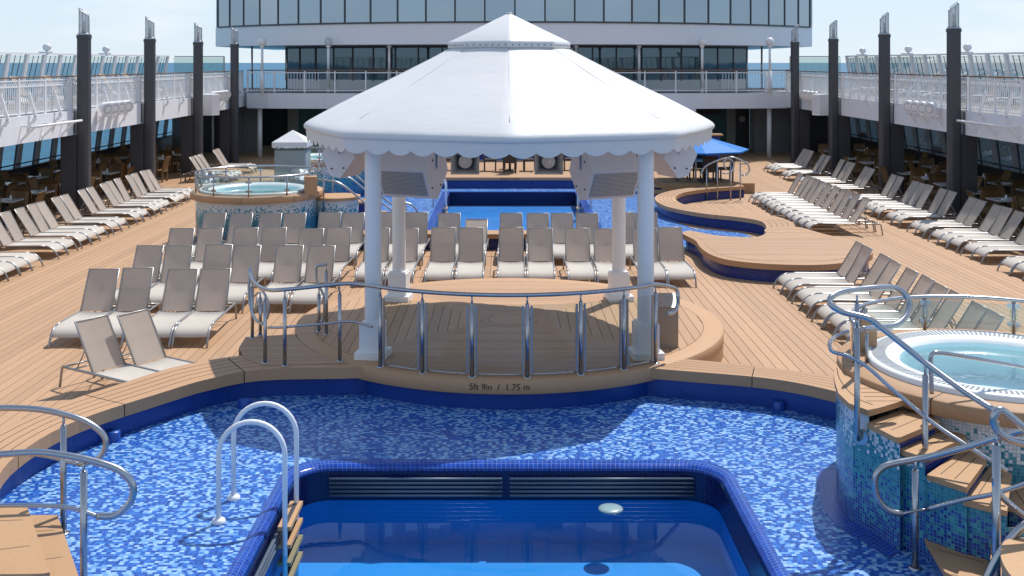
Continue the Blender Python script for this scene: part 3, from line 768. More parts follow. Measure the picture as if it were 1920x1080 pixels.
# ------------------------------------------------------------------ near-left steps and handrails
t = thing('pool_steps', 'wooden steps descending to the mosaic in the lower left corner', 'steps', (-4.9, 10.4, ZF))
def stepblock(poly, z, par, th=.05, riser='navytile', zb=ZF):
    b = MB(); b.prism(poly, z-th, z); st = b.build('tread', 'tread', par, bevel=.008)
    n = len(poly); cx, cy = sum(p[0] for p in poly)/n, sum(p[1] for p in poly)/n
    for f0 in (.24, .62):
        b = MB()
        for i in range(n):
            p, q = poly[i], poly[(i+1) % n]
        e0, e1, e2, e3 = poly[0], poly[1], poly[2], poly[3]
        L = lambda a, c, f: (a[0]+(c[0]-a[0])*f, a[1]+(c[1]-a[1])*f)
        s0, s1 = L(L(e0, e1, f0), L(e3, e2, f0), .12), L(L(e0, e1, f0), L(e3, e2, f0), .88)
        b.bar((s0[0], s0[1], z+.0008), (s1[0], s1[1], z+.0008), .007, .0012); b.build('groove', 'caulk', st)
    b = MB(); sm = [(cx+(p[0]-cx)*.86, cy+(p[1]-cy)*.86) for p in poly]
    for i in range(n):
        p, q = sm[i], sm[(i+1) % n]; L = math.hypot(q[0]-p[0], q[1]-p[1]); zm = max(zb, z-th-.15)
        for z0, z1, m_ in ((zb, zm, 1), (zm, z-th+.002, 0 if i == 1 else 1)):
            b.m = m_
            if z1 > z0: b.poly([(p[0], p[1], z0), (q[0], q[1], z0), (q[0], q[1], z1), (p[0], p[1], z1)], [(0, z0), (L, z0), (L, z1), (0, z1)])
    b.build('riser', [riser, 'grad'], par)
stepblock([(-4.314, 10.481), (-3.540, 9.084), (-4.099, 8.758), (-4.891, 10.481)], 0.158, t)
stepblock([(-4.528, 10.295), (-3.745, 8.944), (-4.379, 8.571), (-5.217, 10.342)], 0.326, t)
stepblock([(-4.752, 9.643), (-4.239, 8.665), (-4.845, 8.385), (-5.404, 9.689)], 0.494, t)
hr = thing('handrail', 'steel handrail looping beside the lower left steps, the one farther off', 'handrail', (-4.56, 10.472, ZF), 'steel handrails of the lower left steps')
rail_tube([(-60, 768), (0, 765), (67, 767), (117, 776), (160, 790), (190, 811), (199, 831), (193, 850), (178, 863), (147, 870)], 10.472, .030, 'loop', hr)
rail_tube([(147, 870), (123, 865), (100, 858), (60, 852), (0, 849), (-60, 850)], 10.472, .018, 'lower_rail', hr)
p = aty(119, 780, 10.472); post((p.x, 10.472), ZF, p.z, 'post', hr, .03)
hr = thing('handrail', 'steel handrail looping beside the lower left steps, the nearer one', 'handrail', (-3.8, 9.131, ZF), 'steel handrails of the lower left steps')
rail_tube([(-60, 856), (0, 852), (67, 848), (110, 852), (160, 861), (207, 874), (233, 888), (249, 910), (248, 934), (233, 955), (213, 967), (183, 968)], 9.131, .030, 'loop', hr)
rail_tube([(183, 968), (137, 953), (83, 948), (0, 948), (-60, 950)], 9.131, .018, 'lower_rail', hr)
p = aty(157, 864, 9.131); post((p.x, 9.131), ZF, p.z, 'post', hr, .03)

# ------------------------------------------------------------------ hot tubs
def hot_tub(cx, cy, zr, zb, label, Rw=1.75, q=1.0):
    t = thing('hot_tub', label, 'hot tub', (cx, cy, zb), 'round hot tubs with mosaic walls')
    b = MB(); b.lathe([(Rw-.13, zb), (Rw-.13, zr-.16)], cx, cy, 72, v0=zr-.16-1.2); b.build('mosaic_wall', 'grad', t)
    n = 8
    for k in range(n):
        a0, a1 = 2*math.pi*k/n+.003, 2*math.pi*(k+1)/n-.003
        b = MB(); b.lathe([(Rw-.14, zr-.17), (Rw-.01, zr-.17), (Rw, zr-.16), (Rw, zr-.03), (Rw-.015, zr-.015), (1.40*q, zr-.012)], cx, cy, 10, a0, a1); b.build('rim_board', 'rim', t)
    b = MB(); b.lathe([(1.455*q, zr-.05), (1.455*q, zr+.03), (1.43*q, zr+.048), (1.40*q, zr+.05), (1.15*q, zr+.035), (1.10*q, zr+.02), (1.065*q, zr-.02)], cx, cy, 80)
    b.m = 1; b.lathe([(1.065*q, zr-.02), (1.055*q, zr-.16), (1.02*q, zr-.42), (.62*q, zr-.46), (.56*q, zr-.52), (.53*q, zr-.90), (0, zr-.93)], cx, cy, 64); b.build('shell', ['acrylic', 'spashell'], t)
    b = MB()
    for k in range(150):
        a = 2*math.pi*k/150; d = Vector((math.cos(a), math.sin(a), 0)); z_ = zr+.0475
        b.bar((cx+d.x*1.385*q, cy+d.y*1.385*q, z_+.001), (cx+d.x*1.225*q, cy+d.y*1.225*q, z_-.009), .026, .008)
    stuff(b.build('overflow_slots', 'slot', t))
    b = MB(); b.lathe([(1.06*q, zr-.065), (0, zr-.065)], cx, cy, 48); b.build('water', 'spawater', t)
    b = MB()
    for k in range(10):
        a = 2*math.pi*k/10+.3; b.lathe([(0, zr-.446), (.05, zr-.448), (.055, zr-.455)], cx+q*.82*math.cos(a), cy+q*.82*math.sin(a), 12)
    b.lathe([(0, zr-.918), (.14, zr-.918), (.15, zr-.93)], cx+.1, cy-.1, 20)
    stuff(b.build('jet', 'horn', t))
    return t
def tub_fence(cx, cy, zr, a0, a1, npan, label, h=.46, r=1.62):
    t = thing('glass_fence', label, 'railing', (cx, cy, zr), 'low glass fences round the hot tubs')
    zt = zr+h
    for k in range(npan+1):
        a = a0+(a1-a0)*k/npan; x, y = cx+r*math.cos(a), cy+r*math.sin(a)
        b = MB(); b.tube([(x, y, zr-.02), (x, y, zt)], .022, 10); po = b.build('post', 'steel', t)
        for zz in (zr+.12, zr+.34):
            b = MB(); b.bar((x-.07*-math.sin(a), y-.07*math.cos(a), zz), (x+.07*-math.sin(a), y+.07*math.cos(a), zz), .03, .05); b.build('clamp', 'steel', po)
    for k in range(npan):
        A0, A1 = a0+(a1-a0)*k/npan+.03, a0+(a1-a0)*(k+1)/npan-.03; b = MB()
        for j in range(5):
            p0, p1 = A0+(A1-A0)*j/5, A0+(A1-A0)*(j+1)/5
            for rr in (r-.006, r+.006): b.poly([(cx+rr*math.cos(p0), cy+rr*math.sin(p0), zr+.03), (cx+rr*math.cos(p1), cy+rr*math.sin(p1), zr+.03), (cx+rr*math.cos(p1), cy+rr*math.sin(p1), zt-.06), (cx+rr*math.cos(p0), cy+rr*math.sin(p0), zt-.06)])
        b.build('glass_pane', 'glassfence', t)
    b = MB(); b.tube([(cx+r*math.cos(a0+(a1-a0)*k/40), cy+r*math.sin(a0+(a1-a0)*k/40), zt) for k in range(41)], .024, 10); b.build('top_rail', 'steel', t)
    return t
TX, TY, TZ = 5.292, 11.795, 1.24
hot_tub(TX, TY, TZ, ZF, 'white round hot tub of pale water above the curved wooden stairs', 1.66, .932)
tub_fence(TX, TY, TZ, R(176), R(20), 4, 'curved glass fence behind the near hot tub by the wooden stairs', .41, 1.51)
T2 = (-6.40, 28.0, 1.25)
hot_tub(*T2, 0, 'round hot tub with green-blue mosaic wall behind the rows of loungers', 1.66)
tub_fence(*T2, R(30), R(345), 9, 'ring of glass fence on the hot tub behind the lounger rows', .46, 1.54)
T3 = (-6.3, 37.4, 1.25)
hot_tub(*T3, 0, 'farthest hot tub, mostly hidden behind the gazebo and frosted screen', 1.66)
tub_fence(*T3, R(30), R(345), 9, 'glass fence on the farthest hot tub beside the frosted screen', .46, 1.54)

# landing, stairs and wall of the near hot tub
st = thing('tub_stairs', 'curved wooden stairs on a green-blue mosaic wall below the near hot tub', 'stairs', (4.0, 10.5, ZF))
lp = [at(x, y, 1.164) for x, y in ((1563, 700), (1565, 715), (1572, 737), (1592, 756), (1630, 770), (1680, 755), (1719, 742))]
lpoly = [(p.x, p.y) for p in lp]+[(4.30, 11.41), (3.93, 12.0), (3.68, 12.2)]
b = MB(); b.prism(lpoly, 1.108, 1.164); ld = b.build('landing', 'tread', st, bevel=.01)
for k in range(7):
    yy = 10.76+k*.14; b = MB(); x0, x1 = 3.54+.019*k, 3.99; b.bar((x0, yy, 1.1652), (x1, yy, 1.1652), .008, .0016); b.build('groove', 'caulk', ld)
b = MB(); b.tube([(q.x, q.y, 1.1652) for q in catmull([(3.60, 11.93, 0), (3.51, 11.55, 0), (3.466, 11.13, 0), (3.485, 10.81, 0), (3.56, 10.64, 0)], 6)], .004, 4); b.build('groove', 'caulk', ld)
tr_ = [(1.04, [(1626, 793), (1683, 822), (1762, 789), (1717, 756)]),
       (.915, [(1680, 840), (1731, 857), (1812, 819), (1775, 790)]),
       (.78, [(1738, 890), (1812, 914), (1850, 862), (1812, 838)]),
       (.655, [(1806, 937), (1888, 958), (1897, 888), (1858, 872)])]
for z, px in tr_:
    poly = [(at(x, y, z).x, at(x, y, z).y) for x, y in px]
    stepblock([poly[0], poly[1], poly[2], poly[3]], z, st, .05, 'navytile', ZF)
stepblock([(4.500, 9.894), (5.217, 9.503), (5.311, 10.342), (4.658, 10.575)], 0.494, st, .055)
stepblock([(4.304, 9.708), (3.932, 8.898), (4.332, 8.665), (5.031, 9.503)], 0.326, st, .055)
stepblock([(3.820, 10.043), (3.661, 8.804), (3.932, 8.571), (4.239, 9.708)], 0.168, st, .055)
stepblock([(4.398, 9.596), (4.099, 8.758), (4.845, 8.478), (5.311, 9.410)], 0.419, st, .055)
wp = [(3.708, 12.112), (3.578, 11.879), (3.531, 11.618), (3.429, 11.273), (3.396, 10.994), (3.40, 10.742), (3.485, 10.52)]
wz = [1.11]*7
for z, px in tr_:
    for x, y in px[:2]:
        p = at(x, y, z); q = p+(Vector((TX, TY, z))-p).normalized()*.05; wp.append((q.x, q.y)); wz.append(z-.048)
wp += [(4.75, 9.25), (5.3, 9.2)]; wz += [.5, .4]
b = MB(); u_ = 0
for i in range(len(wp)-1):
    (xa, ya), (xb, yb2) = wp[i], wp[i+1]; L = math.hypot(xb-xa, yb2-ya); za = min(wz[i], wz[i+1])
    b.poly([(xa, ya, ZF), (xb, yb2, ZF), (xb, yb2, za), (xa, ya, za)], [(u_, 0), (u_+L, 0), (u_+L, za-ZF), (u_, za-ZF)]); u_ += L
b.build('mosaic_wall', 'grad', st)
b = MB(); cen = Vector((TX, TY, 0))
ring = [Vector((x, y, 0)) for x, y in wp[:9]]
for j in range(4):
    d0, d1 = j*.055, (j+1)*.055
    for i in range(len(ring)-1):
        n0 = (ring[i]-cen).normalized(); n1 = (ring[i+1]-cen).normalized()
        q = [ring[i]+n0*d0, ring[i+1]+n1*d0, ring[i+1]+n1*d1, ring[i]+n0*d1]
        u0, u1 = sum((ring[k+1]-ring[k]).length for k in range(i)), sum((ring[k+1]-ring[k]).length for k in range(i+1))
        b.poly([(p.x, p.y, ZF+.005) for p in q], [(u0, d0), (u1, d0), (u1, d1), (u0, d1)])
b.build('base_tiles', 'coptile', st)
# second landing in the lower right corner
p0 = at(1905, 1010, .45)
t = thing('stair_landing', 'rounded wooden landing at the extreme lower right beyond the steel post', 'landing', (4.3, 7.8, 0))
lp2 = [(q.x, q.y) for q in catmull([at(x, y, .773) for x, y in ((1935, 1008), (1897, 1009), (1879, 1020), (1877, 1045), (1890, 1072), (1915, 1100))], 6)]+[(5.2, 7.6), (5.2, 8.6)]
b = MB(); b.prism(lp2, .70, .773); ld = b.build('tread', 'tread', t, bevel=.01)
for k in range(4):
    yy = 8.15+k*.11; b = MB(); b.bar((4.05+.03*k, yy, .7742), (4.85, yy, .7742), .008, .0016); b.build('groove', 'caulk', ld)
b = MB(); b.wall([(x*.99+.05, y*.99+.09) for x, y in lp2[:31]], ZF, .702, v0=ZF); b.build('wall', 'grad', t)

hs = thing('stair_handrail', 'long steel handrail sloping down the outer side of the near hot tub stairs', 'handrail', (4.2, 11.3, .9), 'steel handrails of the near hot tub stairs')
pix = [(1615, 617), (1647, 615), (1677, 610), (1697, 595), (1705, 572), (1697, 552), (1677, 540), (1650, 539), (1615, 542), (1580, 547), (1561, 555), (1556, 565), (1562, 575), (1580, 585), (1610, 592), (1630, 598), (1650, 612), (1700, 652), (1735, 680), (1800, 728), (1865, 770)]
dd = [10.528, 10.668, 10.807, 10.901, 10.994, 11.040, 11.040, 10.947, 10.854, 10.714, 10.621, 10.575, 10.528, 10.509, 10.481, 10.435, 10.388, 10.248, 10.155, 9.876, 9.596]
rail_tube(pix, dd, .030, 'handrail', hs)
rail_tube([(1592, 621), (1570, 629), (1557, 640), (1556, 650), (1563, 660), (1592, 668), (1625, 687), (1670, 727), (1715, 765), (1755, 797), (1820, 840), (1890, 883)], [10.621, 10.621, 10.575, 10.528, 10.509, 10.481, 10.435, 10.295, 10.155, 10.016, 9.783, 9.596], .019, 'mid_rail', hs)
for (x, y0, y1, d, wallx) in ((1607, 594, 824, 10.49, 1), (1735, 682, 912, 10.137, 1)):
    a, c = aty(x, y0, d), aty(x, y1, d); b = MB(); b.tube([c+Vector((.08, .1, 0)), c+Vector((.02, .02, .0)), c+Vector((0, 0, .06)), a-Vector((0, 0, .1))], .027, 10); b.tube([a-Vector((0, 0, .11)), a], .012, 8); po = b.build('post', 'steel', hs)
    b = MB(); b.tube([c+Vector((.05, .06, 0)), c+Vector((.065, .085, 0))], .075, 16); b.build('flange', 'steel', po)
a = aty(1607, 570, 10.7); po = at(1607, 706, 1.164); post((po.x, po.y), 1.164, 2.03, 'post', hs, .027)
a = at(1625, 690, 1.164); post((a.x, a.y), 1.164, aty(1625, 612, a.y).z, 'post', hs, .022)
a = aty(1867, 770, 9.6); post((a.x, a.y), .4, a.z, 'post', hs, .028)
hs = thing('stair_handrail', 'lower steel handrail looping back in front of the green-blue mosaic wall', 'handrail', (3.97, 10.66, ZF), 'steel handrails of the near hot tub stairs')
rail_tube([(1945, 800), (1920, 808), (1873, 820), (1807, 840), (1740, 857), (1680, 868), (1657, 875), (1643, 890), (1640, 910), (1645, 933), (1657, 950), (1673, 960), (1693, 963)], [9.00, 9.10, 9.30, 9.50, 9.70, 9.75, 9.75, 9.75, 9.75, 9.75, 9.75, 9.75, 9.75], .029, 'loop', hs)
rail_tube([(1693, 963), (1720, 957), (1737, 955)], 9.72, .011, 'joint', hs)
rail_tube([(1737, 955), (1807, 937), (1860, 927), (1920, 908), (1945, 900)], [9.68, 9.45, 9.25, 9.05, 8.95], .020, 'lower_rail', hs)
p = at(1716, 1066, ZF); post((p.x, p.y), ZF, aty(1716, 862, p.y).z, 'post', hs, .03)
hs = thing('stair_handrail', 'nearest steel handrail bending beside the tall post at the right edge', 'handrail', (4.2, 9.4, ZF), 'steel handrails of the near hot tub stairs')
rail_tube([(1955, 846), (1920, 832), (1892, 823), (1872, 808), (1863, 790), (1866, 775), (1876, 769), (1892, 779), (1920, 802), (1955, 830)], 8.758, .032, 'loop', hs)
rail_tube([(1866, 895), (1866, 910), (1873, 925), (1890, 942), (1920, 966), (1955, 990)], 8.758, .026, 'lower_rail', hs)
rail_tube([(1955, 970), (1920, 985), (1895, 1010), (1870, 1045), (1850, 1085), (1840, 1110)], 8.57, .032, 'side_rail', hs)
p = aty(1868, 812, 8.758); post((p.x, p.y), ZF, p.z, 'post', hs, .034)
hs = thing('tub_handrail', 'bent bronze-toned handrail reaching over the rim into the near hot tub', 'handrail', (4.5, 11.5, 1.0))
rail_tube([(1747, 738), (1746, 700), (1745, 675), (1748, 664), (1760, 661), (1800, 667), (1860, 678), (1945, 694)], [10.668, 10.668, 10.668, 10.668, 10.668, 10.714, 10.807, 10.994], .022, 'rail', hs)
a = at(1630, 667, 1.19); b = MB(); b.box((a.x, a.y+.1, 1.39), (.18, .18, .42)); tag(b.build('timber_post', 'rim', bevel=.01), 'stubby square wooden post on the landing beside the near hot tub', 'post')
a = Vector((-4.92, 27.35, 1.2)); b = MB(); b.box((a.x, a.y, 1.42), (.32, .32, .46), R(12)); tag(b.build('timber_post', 'rim', bevel=.01), 'square wooden post on the rim of the hot tub behind the loungers', 'post')

# landing, steps and rails of the second hot tub (and a plain copy for the farthest)
def far_stairs(x, y, lab1, lab2):
    t = thing('tub_stairs', lab1, 'stairs', (x, y, 0))
    c = circle(x, y, .62, 24); b = MB(); b.prism(c, .98, 1.05); b.build('landing', 'tread', t, bevel=.01)
    b = MB(); b.lathe([(.57, 0), (.57, .985)], x, y, 32, v0=-.2); b.build('mosaic_wall', 'grad', t)
    for k in range(5):
        a = R(60-k*24); px_, py_ = x+.62+.28*k*.72, y+.55+.25*k*.35; z = .86-k*.18
        poly = [(px_-.22, py_-.42), (px_+.16, py_-.40), (px_+.16, py_+.42), (px_-.22, py_+.42)]
        b = MB(); b.prism(poly, z-.05, z); b.build('tread', 'tread', t, bevel=.006)
        b = MB(); b.prism([(q[0]*.96+px_*.04, q[1]*.96+py_*.04) for q in poly], 0, z-.048, top=False, bottom=False); b.build('riser', 'navytile', t)
    h = thing('stair_handrail', lab2, 'handrail', (x, y, 0))
    for (dy, zz) in ((-.5, 0), (1.0, 0)):
        pts = [(x-.5, y+dy, 1.55), (x-.62, y+dy, 1.7), (x-.5, y+dy, 1.9), (x-.2, y+dy, 1.95), (x+.2, y+dy, 1.9), (x+.9, y+dy, 1.35), (x+1.6, y+dy, .8), (x+1.85, y+dy, .68), (x+2.0, y+dy, .5), (x+1.85, y+dy, .32), (x+1.6, y+dy, .35), (x+.9, y+dy, .85), (x+.2, y+dy, 1.4), (x-.2, y+dy, 1.5), (x-.5, y+dy, 1.55)]
        b = MB(); b.tube(catmull(pts, 5), .026, 8); b.build('loop', 'steel', h)
        for xx, z0, z1 in ((x-.25, .6, 1.92), (x+.85, .1, 1.4), (x+1.7, .0, .75)): post((xx, y+dy), z0, z1, 'post', h, .026)
far_stairs(-4.42, 28.3, 'small wooden stairs and mosaic landing beside the hot tub behind the loungers', 'looping steel handrails on the stairs of the hot tub behind the loungers')
far_stairs(-4.35, 37.6, 'wooden stairs of the farthest hot tub, seen beside the gazebo column', 'steel handrails on the stairs of the farthest hot tub')

# frosted shower screen with small canvas roof
t = thing('shower_screen', 'frosted glass enclosure with a small white pyramid canopy behind the hot tub', 'shower', (-6.48, 33, 0))
cx, cy = -6.48, 33.0
b = MB(); e = [(-.52, -.52), (.52, -.52), (.52, .52), (-.52, .52)]
for i in range(4):
    p, q = e[i], e[(i+1) % 4]; b.poly([(cx+p[0], cy+p[1], 2.12), (cx+q[0], cy+q[1], 2.12), (cx, cy, 2.46)])
    n_sc = 7
    for k in range(n_sc):
        f0, f1 = k/n_sc, (k+1)/n_sc; L = lambda f: (cx+p[0]+(q[0]-p[0])*f, cy+p[1]+(q[1]-p[1])*f)
        b.poly([(*L(f0), 2.12), (*L(f0), 1.98), (*L((f0+f1)/2), 1.94), (*L(f1), 1.98), (*L(f1), 2.12)])
b.build('canopy', 'canvas', t)
for sx, sy in ((-.42, -.42), (.42, -.42), (.42, .42), (-.42, .42)):
    b = MB(); b.tube([(cx+sx, cy+sy, 0), (cx+sx, cy+sy, 2.1)], .03, 8); b.build('post', 'steel', t)
for i in range(4):
    s_ = ((0, -.46), (.46, 0), (0, .46), (-.46, 0))[i]; b = MB(); b.box((cx+s_[0], cy+s_[1], 1.0), (.86 if i % 2 == 0 else .012, .012 if i % 2 == 0 else .86, 1.75)); b.build('glass_pane', 'frost', t)
    b = MB(); b.box((cx+s_[0], cy+s_[1], 1.05), (.05 if i % 2 == 0 else .03, .03 if i % 2 == 0 else .05, .10)); b.build('clamp', 'steel', t)

# ------------------------------------------------------------------ far pool area
b = MB(); zf2 = .012
fx0, fx1, fy0, fy1 = -2.2, 2.55, 26.9, 37.6
b.poly([(-5.6, 26.5, zf2), (fx0, 26.5, zf2), (fx0, 39, zf2), (-5.6, 39, zf2)])
b.poly([(fx0, fy1, zf2), (fx1, fy1, zf2), (fx1, 39, zf2), (fx0, 39, zf2)])
b.poly([(fx0, 26.5, zf2), (fx1, 26.5, zf2), (fx1, fy0, zf2), (fx0, fy0, zf2)])
b.poly([(fx1, 26.5, zf2), (4.3, 26.6, zf2), (5.7, 25.6, zf2), (6.3, 26.4, zf2), (6.4, 27.6, zf2), (6.2, 28.7, zf2), (5.0, 29.6, zf2), (4.7, 31, zf2), (4.7, 33, zf2), (5.2, 35, zf2), (6.0, 36.5, zf2), (6, 39, zf2), (fx1, 39, zf2)])
struct(b.build('far_pool_floor', 'floor'))
t = thing('swimming_pool', 'blue rectangular pool behind the last row of loungers, seen under gazebo', 'pool', (0, 32, 0))
rect = [(fx0, fy0), (fx1, fy0), (fx1, fy1), (fx0, fy1)]
b = MB()
for i in range(4):
    p, q = Vector((*rect[i], 0)), Vector((*rect[(i+1) % 4], 0)); tt = (q-p).normalized(); nn = Vector((-tt.y, tt.x, 0))*.24; L = (q-p).length
    zz = zf2+.05
    b.poly([(p.x, p.y, zz), (q.x, q.y, zz), (q.x+nn.x-tt.x*.24, q.y+nn.y-tt.y*.24, zz+.001), (p.x+nn.x+tt.x*.24, p.y+nn.y+tt.y*.24, zz+.001)], [(0, 0), (L, 0), (L-.24, .24), (.24, .24)])
    b.poly([(p.x, p.y, zf2-.01), (q.x, q.y, zf2-.01), (q.x, q.y, zz), (p.x, p.y, zz)], [(0, 0), (L, 0), (L, .06), (0, .06)])
b.build('coping', 'coptile', t)
ir = [(fx0+.24, fy0+.24), (fx1-.24, fy0+.24), (fx1-.24, fy1-.24), (fx0+.24, fy1-.24)]
b = MB(); b.wall(ir[:2], -.40, zf2+.051); b.m = 1; b.wall([ir[1], ir[2], ir[3], ir[0]], -.40, zf2+.051); b.m = 0; b.poly([(x, y, -.40) for x, y in ir]); b.build('basin', ['farpaint', 'guttertile'], t)
b = MB(); b.poly([(x, y, -.15) for x, y in ir]); b.build('water', 'farwater', t)
for x, y in ((-1.95, 33.6), (2.25, 33.6)):
    pl = thing('pool_ladder', 'pale tube ladder at the %s side of the far pool' % ('left' if x < 0 else 'right'), 'ladder', (x, y, 0), 'tube ladders of the far pool')
    for dy in (0, .5):
        s_ = 1 if x < 0 else -1
        b = MB(); b.tube([(x-s_*.35, y+dy, 0), (x-s_*.35, y+dy, .7)]+[(x-s_*.15-s_*.2*math.cos(a), y+dy, .7+.2*math.sin(a)) for a in [k*math.pi/8 for k in range(1, 8)]]+[(x+s_*.05, y+dy, .7), (x+s_*.05, y+dy, -.39)], .024, 8); b.build('rail', 'white', pl)
    for k in range(3):
        b = MB(); b.box((x+s_*.05, y+.25, -.02-k*.14), (.1, .5, .035)); b.build('step', 'tread', pl)

def bench(label, inn, out, nseg, grp='raised wooden benches round the far pool', z=.38, th=.11, per=8):
    c = inn[len(inn)//2]; t = thing('pool_bench', label, 'bench', (c[0], c[1], 0), grp)
    ribbon('bench_board', catmull([(*p, 0) for p in inn], 8), catmull([(*p, 0) for p in out], 8), z, th, t, nseg, 4, wall_mat='navytile', zfloor=0.0, per=per)
    return t
bench('long straight wooden bench edge right behind the last lounger row', [(-5.4, 26.9), (-2.5, 26.85), (0, 26.82), (2.5, 26.85), (4.15, 26.75)], [(-5.4, 26.22), (-2.5, 26.2), (0, 26.2), (2.5, 26.2), (4.0, 26.15)], 6)
bench('wooden bench curving like a C at the right of the far pool', [(7.9, 36.35), (6.5, 35.55), (5.55, 34.5), (5.1, 33.1), (5.15, 31.6), (5.8, 30.55), (6.5, 29.95), (7.15, 29.3), (7.35, 28.2), (7.2, 27.3)], [(7.9, 36.95), (6.4, 36.2), (5.2, 35.0), (4.5, 33.3), (4.55, 31.3), (5.3, 29.85), (6.1, 29.15), (6.55, 28.5), (6.55, 27.7), (6.35, 26.8)], 8)
# large raised wooden apron
ap = [(4.22, 26.3), (4.35, 25.3), (4.3, 24.3), (4.36, 23.4), (4.63, 22.75), (5.31, 22.32), (6.28, 22.2), (7.12, 22.6), (7.9, 23.6), (8.0, 24.9), (7.6, 26.2), (7.2, 27.4), (6.4, 27.0), (6.22, 26.3), (5.77, 25.7), (4.97, 26.0), (4.5, 26.7)]
apx = [(p.x, p.y) for p in catmull([(*p, 0) for p in ap], 4, closed=True)]
t = thing('raised_deck', 'wide raised wooden deck with dark tiled side between lounger groups, right of gazebo', 'platform', (6, 24.5, 0))
b = MB(); b.prism(apx, .265, .385); b.build('cap', 'rim', t, bevel=.01)
cxm, cym = 6.0, 24.6
b = MB(); b.wall([(cxm+(x-cxm)*.96, cym+(y-cym)*.96) for x, y in apx], 0, .27, closed=True); b.build('wall', 'navytile', t)
inner_ap = [(cxm+(x-cxm)*.90, cym+(y-cym)*.86) for x, y in apx]
def xspan(poly, y):
    xs = []
    for i in range(len(poly)):
        (x0, y0), (x1, y1) = poly[i], poly[(i+1) % len(poly)]
        if (y0 <= y) != (y1 <= y): xs.append(x0+(x1-x0)*(y-y0)/(y1-y0))
    return sorted(xs)
y = 22.5
while y < 26.4:
    xs, xs2 = xspan(inner_ap, y+.008), xspan(inner_ap, y+.142)
    if len(xs) >= 2 and len(xs2) >= 2:
        b = MB(); b.prism([(xs[0], y+.008), (xs[1], y+.008), (xs2[1], y+.142), (xs2[0], y+.142)], .384, .389, bottom=False); b.build('plank', 'plankx', t)
    y += .15
b = MB()
for x, y in inner_ap: pass
b.wall([(x, y) for x, y in inner_ap], .380, .387, closed=True); b.build('inlay_line', 'caulk', t)

# raised dining deck behind the far pool
t = thing('dining_deck', 'raised wooden deck with tables and chairs behind the far pool', 'platform', (0, 42, 0))
b = MB(); b.box((0.2, 42.5, .19), (9.6, 7.0, .36)); b.build('base', 'navytile', t)
for k in range(46):
    y = 39.0+k*.152; b = MB(); b.box((.2, y+.076, .375), (9.7, .144, .03)); b.build('plank', 'plankx', t)
b = MB(); b.box((.2, 38.96, .35), (9.131, .1, .10)); b.build('edge_board', 'rim', t)
b = MB(); b.box((.2, 39.02, .16), (9.7, .06, .30)); b.build('wall', 'bluewall', t)
lettering('5ft 9in / 1.75 m', .11, t, lambda co: Vector((.1+co.x, 38.9-co.z, .315+co.y)))
for k in range(3):
    b = MB(); y0 = 36.9+k*.7; z = .12+.13*k; b.box((6.1+.25*k, y0+.35, z-.03), (2.9-.2*k, .75, .06)); b.build('step', 'tread', t)
    b = MB(); b.box((6.1+.25*k, y0+.38, z/2-.03), (2.8-.2*k, .7, max(.03, z-.06))); b.build('riser', 'navytile', t)
bar_ = thing('bar_counter', 'dark blue mosaic bar front behind the far dining tables', 'bar', (0, 46.2, .39))
b = MB(); b.box((1.5, 46.3, .9), (15, .4, 1.02)); b.build('front', 'navytile', bar_)
b = MB(); b.box((1.5, 46.3, 1.44), (15.2, .6, .06)); b.build('top', 'tread', bar_)

